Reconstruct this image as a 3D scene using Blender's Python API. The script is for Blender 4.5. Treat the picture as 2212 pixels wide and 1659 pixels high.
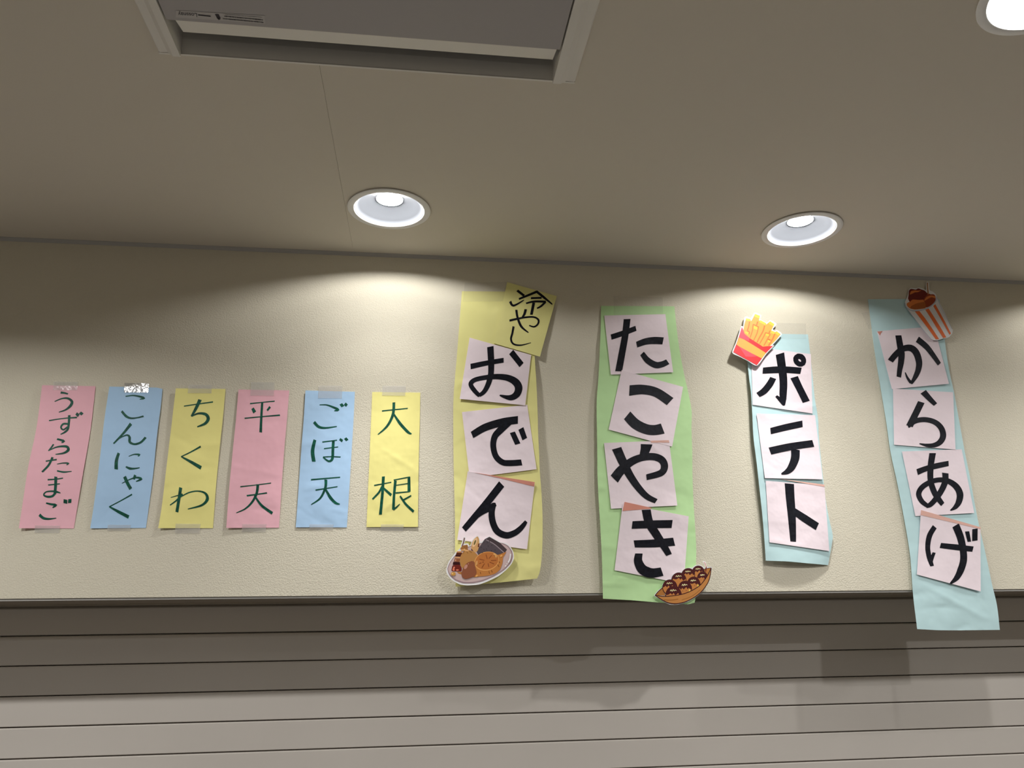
import bpy, bmesh, math, random
from mathutils import Vector, Matrix, noise
from mathutils.geometry import tessellate_polygon

for o in list(bpy.data.objects):
    bpy.data.objects.remove(o, do_unlink=True)
SC = bpy.context.scene
COL = SC.collection

# ------------------------------------------------------------------ camera, light, exposure
S = 1.66            # camera to wall distance in metres; the survey below is in units of it
ZC = 1.55           # camera height
F_PX, YAW, PITCH, ROLL = 1638.42, 0.123556, 0.271917, -0.009861
FW, FH = 2212.0, 1659.0
CEIL = ZC + 0.467066 * S
HEADER = ZC + 0.0020 * S      # underside of the wall header
SHUT_Y = 1.15 * S             # face of the shutter slats
SLAT_H = 0.0380181 * S
SLAT_Z0 = ZC - 0.0459282 * S

def basis():
    cy, sy, cp, sp = math.cos(YAW), math.sin(YAW), math.cos(PITCH), math.sin(PITCH)
    cr, sr = math.cos(ROLL), math.sin(ROLL)
    f = Vector((sy * cp, cy * cp, sp))
    r = Vector((cy, -sy, 0))
    u = r.cross(f)
    return r * cr + u * sr, u * cr - r * sr, f
RT, UP, FWD = basis()
cam = bpy.data.cameras.new('camera')
cam.sensor_width = 36.0
cam.lens = 36.0 * F_PX / FW
cam.clip_start = 0.01
cam_o = bpy.data.objects.new('camera', cam)
COL.objects.link(cam_o)
m = Matrix((RT, UP, -FWD)).transposed().to_4x4()
m.translation = Vector((0, 0, ZC))
cam_o.matrix_world = m
SC.camera = cam_o

SC.view_settings.view_transform = 'Standard'
SC.view_settings.look = 'None'
SC.view_settings.gamma = 1.0
SC.view_settings.use_curve_mapping = False
SC.view_settings.exposure = 0.0
LAMP_W, FAR_W = 11.0, 39.0     # the row along the wall is dimmed against the rest of the room
LAMP_SPREAD = math.radians(180)
LAMP_COL = (1.0, 0.985, 0.96)
w = bpy.data.worlds.new('world')
SC.world = w
w.use_nodes = True
w.node_tree.nodes['Background'].inputs[0].default_value = (0.5, 0.5, 0.5, 1)
w.node_tree.nodes['Background'].inputs[1].default_value = 0.02
try:
    SC.cycles.use_denoising = True
    SC.cycles.max_bounces = 10
    SC.cycles.diffuse_bounces = 6
    SC.cycles.transparent_max_bounces = 12
    SC.cycles.sample_clamp_indirect = 4.0
except Exception:
    pass

# ------------------------------------------------------------------ survey helpers
def ray(px, py):
    return RT * ((px - FW / 2) / F_PX) - UP * ((py - FH / 2) / F_PX) + FWD
def wp(px, py, d=0.0):
    """where the sight line through a measured photo point meets the plane d metres in front of the wall"""
    q = ray(px, py)
    P = q * ((S - d) / q.y)
    return Vector((P.x, P.y, P.z + ZC))
def crop(x0, y0, s):
    return lambda x, y: (x0 + x / s, y0 + y / s)

# ------------------------------------------------------------------ materials
def lin(c):
    return tuple((v / 12.92 if v <= 0.04045 else ((v + 0.055) / 1.055) ** 2.4) for v in (c[0] / 255, c[1] / 255, c[2] / 255))
MATS = {}
def mat(name, col, rough=0.8, spec=0.3, bump=None, var=None, metal=0.0):
    """col: linear albedo; bump: (scale, strength, distance, detail); var: (scale, amount)"""
    if name in MATS:
        return MATS[name]
    M = bpy.data.materials.new(name)
    M.use_nodes = True
    nt = M.node_tree
    b = nt.nodes['Principled BSDF']
    b.inputs['Base Color'].default_value = (*col, 1)
    b.inputs['Roughness'].default_value = rough
    b.inputs['Specular IOR Level'].default_value = spec
    b.inputs['Metallic'].default_value = metal
    geo = None
    if bump or var:
        geo = nt.nodes.new('ShaderNodeNewGeometry')
    if var:
        n = nt.nodes.new('ShaderNodeTexNoise')
        n.inputs['Scale'].default_value = var[0]
        n.inputs['Detail'].default_value = 4
        nt.links.new(geo.outputs['Position'], n.inputs['Vector'])
        r = nt.nodes.new('ShaderNodeValToRGB')
        a = var[1]
        r.color_ramp.elements[0].position = 0.3
        r.color_ramp.elements[1].position = 0.7
        r.color_ramp.elements[0].color = (*[c * (1 - a) for c in col], 1)
        r.color_ramp.elements[1].color = (*[c * (1 + a) for c in col], 1)
        nt.links.new(n.outputs['Fac'], r.inputs['Fac'])
        nt.links.new(r.outputs['Color'], b.inputs['Base Color'])
    if bump:
        n = nt.nodes.new('ShaderNodeTexNoise')
        n.inputs['Scale'].default_value = bump[0]
        n.inputs['Detail'].default_value = bump[3]
        n.inputs['Roughness'].default_value = 0.55
        nt.links.new(geo.outputs['Position'], n.inputs['Vector'])
        bp = nt.nodes.new('ShaderNodeBump')
        bp.inputs['Strength'].default_value = bump[1]
        bp.inputs['Distance'].default_value = bump[2]
        nt.links.new(n.outputs['Fac'], bp.inputs['Height'])
        nt.links.new(bp.outputs['Normal'], b.inputs['Normal'])
    MATS[name] = M
    return M
WALL = mat('embossed_wallpaper', (0.70, 0.655, 0.535), 0.9, 0.15, bump=(390, 1.0, 0.0011, 3))
CEILM = mat('ceiling_paper', (0.70, 0.65, 0.56), 0.9, 0.15, bump=(300, 0.12, 0.0008, 2))
ROOM = mat('room_paint', (0.40, 0.375, 0.335), 0.9, 0.2)
FLOOR = mat('floor_tile', (0.07, 0.064, 0.058), 0.5, 0.3, var=(3, 0.08))
SLATM = mat('greige_enamel', (0.66, 0.615, 0.565), 0.55, 0.3, var=(2.5, 0.03))
RAILM = mat('brown_enamel', (0.42, 0.37, 0.32), 0.5, 0.3)
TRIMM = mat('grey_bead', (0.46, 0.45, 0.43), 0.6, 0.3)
WHITEPL = mat('white_plastic', (0.90, 0.895, 0.88), 0.5, 0.3)
VENTFR = mat('vent_frame_plastic', (0.80, 0.775, 0.72), 0.5, 0.3)
VENTPN = mat('vent_panel_metal', (0.44, 0.42, 0.42), 0.55, 0.3)
DARK = mat('dark_duct', (0.03, 0.03, 0.03), 0.9, 0.1)
REFL = mat('satin_reflector', (0.10, 0.105, 0.116), 0.6, 0.05)
INK = mat('black_marker_ink', (0.0055, 0.0062, 0.011), 0.5, 0.16, var=(160, 0.5))
GREEN = mat('green_marker_ink', (0.004, 0.082, 0.050), 0.5, 0.2, var=(170, 0.45))
CARD = mat('pale_pink_paper', (0.875, 0.76, 0.81), 0.8, 0.2, bump=(34, 0.3, 0.004, 2))
CORAL2 = mat('pale_coral_paper', (0.78, 0.47, 0.40), 0.8, 0.2)
CORAL = mat('coral_paper', (0.72, 0.30, 0.23), 0.8, 0.2)
WHITEP = mat('white_card', (0.85, 0.84, 0.85), 0.6, 0.3)

def glow(name, col, strength):
    M = bpy.data.materials.new(name)
    M.use_nodes = True
    nt = M.node_tree
    nt.nodes.clear()
    e = nt.nodes.new('ShaderNodeEmission')
    o = nt.nodes.new('ShaderNodeOutputMaterial')
    e.inputs[0].default_value = (*col, 1)
    e.inputs[1].default_value = strength
    nt.links.new(e.outputs[0], o.inputs[0])
    return M
LED = glow('lit_led', (0.93, 0.96, 1.0), 14.0)

def tape_mat(name, film, gloss, rough, bumps, size=110):
    M = bpy.data.materials.new(name)
    M.use_nodes = True
    nt = M.node_tree
    nt.nodes.clear()
    N = nt.nodes.new
    out = N('ShaderNodeOutputMaterial')
    tr = N('ShaderNodeBsdfTransparent')
    df = N('ShaderNodeBsdfDiffuse')
    gl = N('ShaderNodeBsdfGlossy')
    df.inputs[0].default_value = (0.72, 0.71, 0.69, 1)
    gl.inputs['Roughness'].default_value = rough
    geo = N('ShaderNodeNewGeometry')
    n = N('ShaderNodeTexNoise')
    n.inputs['Scale'].default_value = size
    n.inputs['Detail'].default_value = 3
    bp = N('ShaderNodeBump')
    bp.inputs['Strength'].default_value = bumps
    bp.inputs['Distance'].default_value = 0.004
    nt.links.new(geo.outputs['Position'], n.inputs['Vector'])
    nt.links.new(n.outputs['Fac'], bp.inputs['Height'])
    nt.links.new(bp.outputs['Normal'], gl.inputs['Normal'])
    m1, m2 = N('ShaderNodeMixShader'), N('ShaderNodeMixShader')
    m1.inputs[0].default_value = film
    m2.inputs[0].default_value = gloss
    nt.links.new(tr.outputs[0], m1.inputs[1])
    nt.links.new(df.outputs[0], m1.inputs[2])
    nt.links.new(m1.outputs[0], m2.inputs[1])
    nt.links.new(gl.outputs[0], m2.inputs[2])
    nt.links.new(m2.outputs[0], out.inputs[0])
    return M
TAPE = tape_mat('clear_tape', 0.22, 0.012, 0.22, 0.2)
TAPE_SHINY = tape_mat('crumpled_clear_tape', 0.25, 0.35, 0.25, 1.0, 55)
TAPE_WIDE = tape_mat('wide_clear_tape', 0.035, 0.02, 0.25, 0.15)

# ------------------------------------------------------------------ object helpers
def link(name, me, mats, parent=None, smooth=False):
    if not isinstance(mats, (list, tuple)):
        mats = [mats]
    for x in mats:
        me.materials.append(x)
    if smooth:
        for p in me.polygons:
            p.use_smooth = True
    o = bpy.data.objects.new(name, me)
    COL.objects.link(o)
    if parent is not None:
        child(o, parent)
    return o
def child(o, parent):
    o.parent = parent
    # things are only ever translated; parts are meshed in room coordinates
    o.matrix_parent_inverse = Matrix.Translation(-parent.location) if parent.type == 'EMPTY' else Matrix.Identity(4)
def empty(name, loc, label, cat, group=None):
    o = bpy.data.objects.new(name, None)
    o.empty_display_size = 0.05
    o.location = loc
    COL.objects.link(o)
    o['label'] = label
    o['category'] = cat
    if group:
        o['group'] = group
    return o
def from_py(name, V, Fc, mats, parent=None, smooth=False, idx=None):
    me = bpy.data.meshes.new(name)
    me.from_pydata([tuple(v) for v in V], [], Fc)
    if idx:
        for p, i in zip(me.polygons, idx):
            p.material_index = i
    me.update()
    return link(name, me, mats, parent, smooth)
def box_bm(bm, x0, x1, y0, y1, z0, z1):
    vs = [bm.verts.new((x, y, z)) for x in (x0, x1) for y in (y0, y1) for z in (z0, z1)]
    for f in ((0, 1, 3, 2), (4, 6, 7, 5), (0, 4, 5, 1), (2, 3, 7, 6), (0, 2, 6, 4), (1, 5, 7, 3)):
        bm.faces.new([vs[i] for i in f])
def box(name, x0, x1, y0, y1, z0, z1, ma, parent=None, bevel=0.0):
    bm = bmesh.new()
    box_bm(bm, x0, x1, y0, y1, z0, z1)
    bmesh.ops.recalc_face_normals(bm, faces=bm.faces)
    if bevel:
        bmesh.ops.bevel(bm, geom=bm.edges[:], offset=bevel, segments=2, profile=0.5, affect='EDGES')
    me = bpy.data.meshes.new(name)
    bm.to_mesh(me)
    bm.free()
    return link(name, me, ma, parent)
def extrude_x(name, prof, x0, x1, ma, parent=None):
    """a closed (y, z) profile drawn out along x"""
    n = len(prof)
    V = [(x0, y, z) for y, z in prof] + [(x1, y, z) for y, z in prof]
    Fc = [(i, (i + 1) % n, n + (i + 1) % n, n + i) for i in range(n)]
    bm = bmesh.new()
    vs = [bm.verts.new(v) for v in V]
    for f in Fc:
        bm.faces.new([vs[i] for i in f])
    bm.faces.new(vs[:n])
    bm.faces.new(vs[n:][::-1])
    bmesh.ops.recalc_face_normals(bm, faces=bm.faces)
    me = bpy.data.meshes.new(name)
    bm.to_mesh(me)
    bm.free()
    return link(name, me, ma, parent)
def structure(o):
    o['kind'] = 'structure'
    return o
def lathe(name, prof, ma, parent=None, seg=72, closed=False, smooth=True):
    V, Fc = [], []
    n = len(prof)
    for k in range(seg):
        a = 2 * math.pi * k / seg
        for r, z in prof:
            V.append((r * math.cos(a), r * math.sin(a), z))
    for k in range(seg):
        k2 = (k + 1) % seg
        for i in range(n if closed else n - 1):
            j = (i + 1) % n
            Fc.append((k * n + i, k2 * n + i, k2 * n + j, k * n + j))
    bm = bmesh.new()
    vs = [bm.verts.new(v) for v in V]
    for f in Fc:
        bm.faces.new([vs[i] for i in f])
    if closed:
        bmesh.ops.recalc_face_normals(bm, faces=bm.faces)
    me = bpy.data.meshes.new(name)
    bm.to_mesh(me)
    bm.free()
    o = link(name, me, ma, parent, smooth)
    return o

# ------------------------------------------------------------------ the room
X0, X1, YB = -3.0, 4.2, -2.7
structure(box('floor', X0, X1, YB, SHUT_Y + 0.3, -0.1, 0.0, FLOOR))
structure(box('wall_left', X0 - 0.1, X0, YB, SHUT_Y + 0.3, 0.0, CEIL + 0.2, ROOM))
structure(box('wall_right', X1, X1 + 0.1, YB, SHUT_Y + 0.3, 0.0, CEIL + 0.2, ROOM))
structure(box('wall_back', X0, X1, YB - 0.1, YB, 0.0, CEIL + 0.2, ROOM))
wf = structure(box('wall_front', X0, X1, S, SHUT_Y + 0.03, HEADER, CEIL + 0.03, WALL))

LAMPS_SEEN = [(-0.0448, 0.8663), (0.4995, 0.8672), (0.4950, 0.4470)]
LAMPS_OFF = [(1.045, 0.8670), (1.045, 0.447), (1.59, 0.447), (-0.59, 0.447), (1.045, 0.03),
             (-0.59, -0.39), (-0.045, -0.81), (0.495, -0.81), (1.045, -0.81), (-0.59, -1.2), (-1.135, 0.447)]
SEAM = -0.1641
VX0, VX1, VY0, VY1 = -0.393, 0.227, 0.378, 0.998    # vent frame outline on the ceiling

cutters = []
def cyl_cut(x, y):
    me = bpy.data.meshes.new('cut')
    bm = bmesh.new()
    bmesh.ops.create_cone(bm, cap_ends=True, segments=64, radius1=0.077, radius2=0.077, depth=0.3)
    bm.to_mesh(me)
    bm.free()
    o = bpy.data.objects.new('cut', me)
    o.location = (x, y, CEIL)
    COL.objects.link(o)
    cutters.append(o)
for x, y in LAMPS_SEEN + LAMPS_OFF:
    cyl_cut(x * S, y * S)
vc = box('cut', VX0 + 0.02, VX1 - 0.02, VY0 + 0.02, VY1 - 0.003, CEIL - 0.2, CEIL + 0.3, DARK)
cutters.append(vc)
ceil = structure(box('ceiling', X0, X1, YB, S, CEIL + 0.16, CEIL + 0.2, CEILM))
def panel(x0, x1):
    o = box('ceiling_panel', x0, x1, YB, S, CEIL, CEIL + 0.03, CEILM)
    for c in cutters:
        if x0 - 0.1 < c.location.x + (c.data.vertices[0].co.x if c is vc else 0) < x1 + 0.1 or c is vc:
            md = o.modifiers.new('b', 'BOOLEAN')
            md.operation = 'DIFFERENCE'
            md.solver = 'EXACT'
            md.object = c
    dg = bpy.context.evaluated_depsgraph_get()
    me = bpy.data.meshes.new_from_object(o.evaluated_get(dg))
    o.modifiers.clear()
    o.data = me
    child(o, ceil)
    return o
bpy.context.view_layer.update()
panel(X0, SEAM - 0.0002)
panel(SEAM + 0.0002, X1)
for c in cutters:
    bpy.data.objects.remove(c, do_unlink=True)
# thin bead in the corner between wall and ceiling
structure(extrude_x('trim_1', [(S, CEIL), (S - 0.0075, CEIL), (S - 0.0075, CEIL - 0.0012), (S - 0.0055, CEIL - 0.0022),
                               (S - 0.004, CEIL - 0.0045), (S - 0.0015, CEIL - 0.0065), (S, CEIL - 0.0070)], X0, X1, TRIMM))
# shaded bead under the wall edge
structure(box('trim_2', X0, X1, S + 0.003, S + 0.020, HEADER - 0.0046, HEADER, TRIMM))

# ------------------------------------------------------------------ roller shutter
sh = empty('roller_shutter', (0.4, SHUT_Y, 0), 'greige metal roller shutter of wide horizontal slats, closed under the wall with the paper menus', 'shutter')
q = ray(0, 1310.0)
RAIL_B = ZC + q.z / q.y * (SHUT_Y - 0.03)
extrude_x('header_rail', [(SHUT_Y - 0.030, HEADER - 0.0005), (SHUT_Y - 0.030, RAIL_B + 0.0016), (SHUT_Y - 0.0325, RAIL_B + 0.0012),
                          (SHUT_Y - 0.0325, RAIL_B), (SHUT_Y - 0.016, RAIL_B), (SHUT_Y - 0.016, HEADER - 0.0005)], X0, X1, RAILM, sh)
GAP = 0.0027
def slat_profile(h):
    return [(0.0014, 0.0), (0.0, 0.0012), (0.0, h - GAP - 0.0022), (0.0016, h - GAP), (0.022, h - GAP), (0.022, h + 0.004),
            (0.026, h + 0.004), (0.026, 0.0)]
top_h = RAIL_B - 0.003 - SLAT_Z0
zt = SLAT_Z0 + 0.0005
extrude_x('slat', [(SHUT_Y + y, zt + z) for y, z in slat_profile(top_h)], X0, X1, SLATM, sh)
base = extrude_x('slat', [(SHUT_Y + y, z) for y, z in slat_profile(SLAT_H)], X0, X1, SLATM)
n = 0
zz = SLAT_Z0 - SLAT_H
while zz > -0.02:
    o = base if n == 0 else base.copy()
    if n:
        COL.objects.link(o)
    o.location = (0, 0, zz)
    child(o, sh)
    zz -= SLAT_H
    n += 1

# ------------------------------------------------------------------ downlights
# luminous intensity of the fitting against the cosine of the angle from straight down, over that of a plain disc
BEAM = [(0.0, 0.0), (0.12, 0.0), (0.17, 0.22), (0.26, 0.30), (0.34, 0.27), (0.50, 0.175), (0.67, 0.155), (0.85, 0.25), (0.954, 0.63), (1.0, 1.0)]
def beam(nt):
    N = nt.nodes.new
    em = next(n for n in nt.nodes if n.type == 'EMISSION')
    g = N('ShaderNodeNewGeometry')
    d = N('ShaderNodeVectorMath')
    d.operation = 'DOT_PRODUCT'
    a = N('ShaderNodeMath')
    a.operation = 'ABSOLUTE'
    r = N('ShaderNodeValToRGB')
    els = r.color_ramp.elements
    while len(els) < len(BEAM):
        els.new(0.5)
    for e, (p, v) in zip(els, BEAM):
        e.position = p
        e.color = (v, v, v, 1)
    nt.links.new(g.outputs['Incoming'], d.inputs[0])
    nt.links.new(g.outputs['Normal'], d.inputs[1])
    nt.links.new(d.outputs['Value'], a.inputs[0])
    nt.links.new(a.outputs[0], r.inputs['Fac'])
    nt.links.new(r.outputs['Color'], em.inputs['Strength'])
def downlight(x, y, label, group=None):
    root = empty('downlight', (x * S, y * S, CEIL), label, 'ceiling light', group)
    ring = [(0.0851, -0.0016), (0.0853, -0.0026), (0.0845, -0.0032), (0.0725, -0.0038), (0.0716, -0.0030), (0.0712, 0.0000), (0.0760, 0.0004), (0.0760, -0.0014)]
    a = lathe('trim_ring', ring, WHITEPL, None, 96, closed=True)
    b = lathe('reflector', [(0.0716, -0.0031), (0.0704, -0.0026), (0.0700, -0.0004), (0.062, 0.0052), (0.045, 0.0140), (0.0277, 0.0215)], REFL, None, 96)
    c = lathe('led_disc', [(0.0283, 0.0216), (0.018, 0.0218), (0.0001, 0.0220)], LED, None, 48)
    for o in (a, b, c):
        o.parent = root
    L = bpy.data.lights.new('led_light', 'AREA')
    L.shape = 'DISK'
    L.size = 0.055
    L.energy = LAMP_W
    L.color = LAMP_COL
    L.spread = LAMP_SPREAD
    L.use_nodes = True
    beam(L.node_tree)
    l = bpy.data.objects.new('led_light', L)
    COL.objects.link(l)
    l.location = (0, 0, 0.0211)
    l.parent = root
    return root
proto = downlight(*LAMPS_SEEN[0], 'recessed white downlight near the wall, left of the two above the paper menus')
FAR_LIGHT = next(c for c in proto.children if c.type == 'LIGHT').data.copy()
FAR_LIGHT.energy = FAR_W
LEFT_LIGHT = FAR_LIGHT.copy()
LEFT_LIGHT.energy = FAR_W * 1.45
def copy_light(x, y, label, group=None):
    r = proto.copy()
    COL.objects.link(r)
    r.location = (x * S, y * S, CEIL)
    r['label'] = label
    if group:
        r['group'] = group
    elif 'group' in r:
        del r['group']
    for ch in list(proto.children):
        c = ch.copy()
        if c.type == 'LIGHT' and y < 0.8:
            c.data = FAR_LIGHT if x > -0.5 else LEFT_LIGHT
        COL.objects.link(c)
        c.parent = r
    return r
proto_group = 'recessed ceiling downlights'
proto['group'] = proto_group
copy_light(*LAMPS_SEEN[1], 'recessed white downlight near the wall, above the light blue banner with the fries picture', proto_group)
copy_light(*LAMPS_SEEN[2], 'recessed white downlight cut by the top right corner, far out from the wall', proto_group)
for x, y in LAMPS_OFF:
    copy_light(x, y, 'recessed white downlight of the same room, outside the picture', 'downlights outside the picture')

# ------------------------------------------------------------------ ceiling ventilation unit
vent = empty('ceiling_ventilation_unit', ((VX0 + VX1) / 2, (VY0 + VY1) / 2, CEIL), 'square grey ventilation unit set into the ceiling, cut by the top edge', 'ventilation unit')
def on_z(v, dz):
    """a length measured on the ceiling plane, taken to a level dz off it"""
    return v * (CEIL - ZC + dz) / (CEIL - ZC)
FZ = -0.0100
IX0, IX1, IY0, IY1 = on_z(-0.3664, FZ), on_z(0.1944, FZ), VY0 + 0.027, 0.9935
def frame_side(sign, xo, xi):
    s = sign      # flange, bright bevelled rib, inner flat, inner wall
    w_ = abs(xi - xo)
    prof = [(0, 0.0), (0, -0.0035), (0.0015, -0.0045), (w_ * 0.40, -0.0038), (w_ * 0.66, FZ), (w_, FZ), (w_, 0.06), (w_ - 0.003, 0.06), (w_ - 0.003, 0.0)]
    V, Fc = [], []
    n = len(prof)
    for y in (VY0, VY1 - 0.0045):
        for a, z in prof:
            V.append((xo + s * a, y, CEIL + z))
    for i in range(n):
        j = (i + 1) % n
        Fc.append((i, j, n + j, n + i))
    Fc.append(tuple(range(n)))
    Fc.append(tuple(range(n, 2 * n))[::-1])
    o = from_py('frame_side', V, Fc, VENTFR, vent)
    bm = bmesh.new()
    bm.from_mesh(o.data)
    bmesh.ops.recalc_face_normals(bm, faces=bm.faces)
    bm.to_mesh(o.data)
    bm.free()
frame_side(1, VX0, IX0)
frame_side(-1, VX1, IX1)
extrude_x('frame_front', [(VY1 + 0.0006, CEIL), (VY1 + 0.0006, CEIL - 0.0030), (VY1 - 0.0010, CEIL - 0.0048), (VY1 - 0.0045, CEIL - 0.0048),
                          (IY1 + 0.0005, CEIL - 0.002), (IY1 - 0.003, CEIL + 0.020), (IY1 - 0.004, CEIL + 0.06), (IY1 + 0.0005, CEIL + 0.06), (IY1 + 0.0015, CEIL)], VX0, VX1, VENTFR, vent)
box('frame_rear', VX0, VX1, VY0, VY0 + 0.027, CEIL - 0.005, CEIL, VENTFR, vent)
box('duct_lining', VX0 + 0.021, VX1 - 0.021, VY0 + 0.021, IY1, CEIL + 0.061, CEIL + 0.064, DARK, vent)
LZ = CEIL - 0.0085
PY = on_z(0.9295, -0.0085)
box('cover_panel', IX0 + 0.0022, IX1 - 0.0022, IY0, PY, LZ, LZ + 0.02, VENTPN, vent)
extrude_x('panel_lip', [(PY - 0.0003, LZ + 0.0008), (PY + 0.002, LZ + 0.0008), (PY + 0.034, LZ + 0.0095), (PY + 0.034, LZ + 0.0125), (PY - 0.0003, LZ + 0.0125)], IX0 + 0.014, IX1 - 0.007, VENTFR, vent)

def ct(px, py, z):
    q = ray(px, py)
    P = q * ((z - ZC) / q.z)
    return Vector((P.x, P.y, z))
ZS = LZ - 0.0004
sq = [ct(*p, ZS) for p in ((380, 22.8), (571.6, 34), (572.7, 51.0), (379.6, 37.5))]
STK = mat('grey_sticker', (0.52, 0.50, 0.49), 0.5, 0.3)
SINK = mat('sticker_ink', (0.05, 0.045, 0.05), 0.6, 0.2)
sticker = from_py('sticker', sq, [(3, 2, 1, 0)], STK, vent)
sticker['label'] = 'pale printed sticker'
# wording on the sticker, upside down from here as on the unit
tc = bpy.data.curves.new('txt', 'FONT')
tc.body = 'Lossnay'
tc.size = 1.0
to = bpy.data.objects.new('txt', tc)
COL.objects.link(to)
bpy.context.view_layer.update()
tme = bpy.data.meshes.new_from_object(to.evaluated_get(bpy.context.evaluated_depsgraph_get()))
bpy.data.objects.remove(to, do_unlink=True)
p0 = ct(426.0, 28.6, ZS - 0.0003)      # start of the word, top of its letters below in the picture
p1 = ct(384.3, 26.4, ZS - 0.0003)
ax = (p1 - p0)
wid = max(v.co.x for v in tme.vertices)
hgt = 0.72
ay = ct(427.2, 37.5, ZS - 0.0003) - p0
V = [p0 + ax * (v.co.x / wid) + ay * (v.co.y / hgt) for v in tme.vertices]
Fc = [tuple(p.vertices) for p in tme.polygons]
def add_quad(px0, py0, px1, py1, wpx):
    a, b = ct(px0, py0, ZS - 0.0003), ct(px1, py1, ZS - 0.0003)
    d = (b - a).normalized()
    nrm = Vector((-d.y, d.x, 0)) * (wpx * 0.00046)
    k = len(V)
    V.extend([a - nrm, a + nrm, b + nrm, b - nrm])
    Fc.append((k, k + 1, k + 2, k + 3))
add_quad(428, 32.4, 455, 35.2, 2.4)                # maker's line, illegible
add_quad(468.2, 30.5, 473.2, 40.0, 5.4)
add_quad(471.2, 39.0, 474.2, 42.6, 3.4)
rnd = random.Random(4)
for (xa, ya, xb, yb, wd) in ((484, 35.0, 568, 43.2, 2.6), (481, 40.3, 569, 48.6, 2.6), (486, 31.0, 566, 37.6, 0.9)):
    t = 0.0
    while t < 1:
        dt = rnd.uniform(0.012, 0.03)
        x_, y_ = xa + (xb - xa) * t, ya + (yb - ya) * t
        x2, y2 = xa + (xb - xa) * min(1, t + dt * 0.8), ya + (yb - ya) * min(1, t + dt * 0.8)
        add_quad(x_, y_, x2, y2, wd * rnd.uniform(0.5, 1.0))
        t += dt
lt = from_py('sticker_print', V, Fc, SINK, sticker)
bm = bmesh.new(); bm.from_mesh(lt.data)
for f in bm.faces:
    if f.normal.z > 0: f.normal_flip()
bm.to_mesh(lt.data); bm.free()

# ------------------------------------------------------------------ paper
def herm(ys, xs):
    """smooth curve x(y) through measured edge points, straight beyond its ends"""
    k = len(ys)
    t = []
    for i in range(k):
        a, b = max(0, i - 1), min(k - 1, i + 1)
        t.append((xs[b] - xs[a]) / (ys[b] - ys[a]))
    def f(y):
        if y <= ys[0]:
            return xs[0] + t[0] * (y - ys[0])
        if y >= ys[-1]:
            return xs[-1] + t[-1] * (y - ys[-1])
        for i in range(k - 1):
            if y <= ys[i + 1]:
                h = ys[i + 1] - ys[i]
                s = (y - ys[i]) / h
                return ((2 * s ** 3 - 3 * s * s + 1) * xs[i] + (s ** 3 - 2 * s * s + s) * h * t[i] +
                        (-2 * s ** 3 + 3 * s * s) * xs[i + 1] + (s ** 3 - s * s) * h * t[i + 1])
    return f
def interp(xs, ys, x):
    if x <= xs[0]:
        return ys[0]
    for i in range(len(xs) - 1):
        if x <= xs[i + 1]:
            s = (x - xs[i]) / (xs[i + 1] - xs[i])
            s = s * s * (3 - 2 * s)
            return ys[i] + (ys[i + 1] - ys[i]) * s
    return ys[-1]
def lint(pts, x):
    if x <= pts[0][0]:
        return pts[0][1]
    for (a, b), (c, d) in zip(pts, pts[1:]):
        if x <= c:
            return b + (d - b) * (x - a) / (c - a)
    return pts[-1][1]

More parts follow.
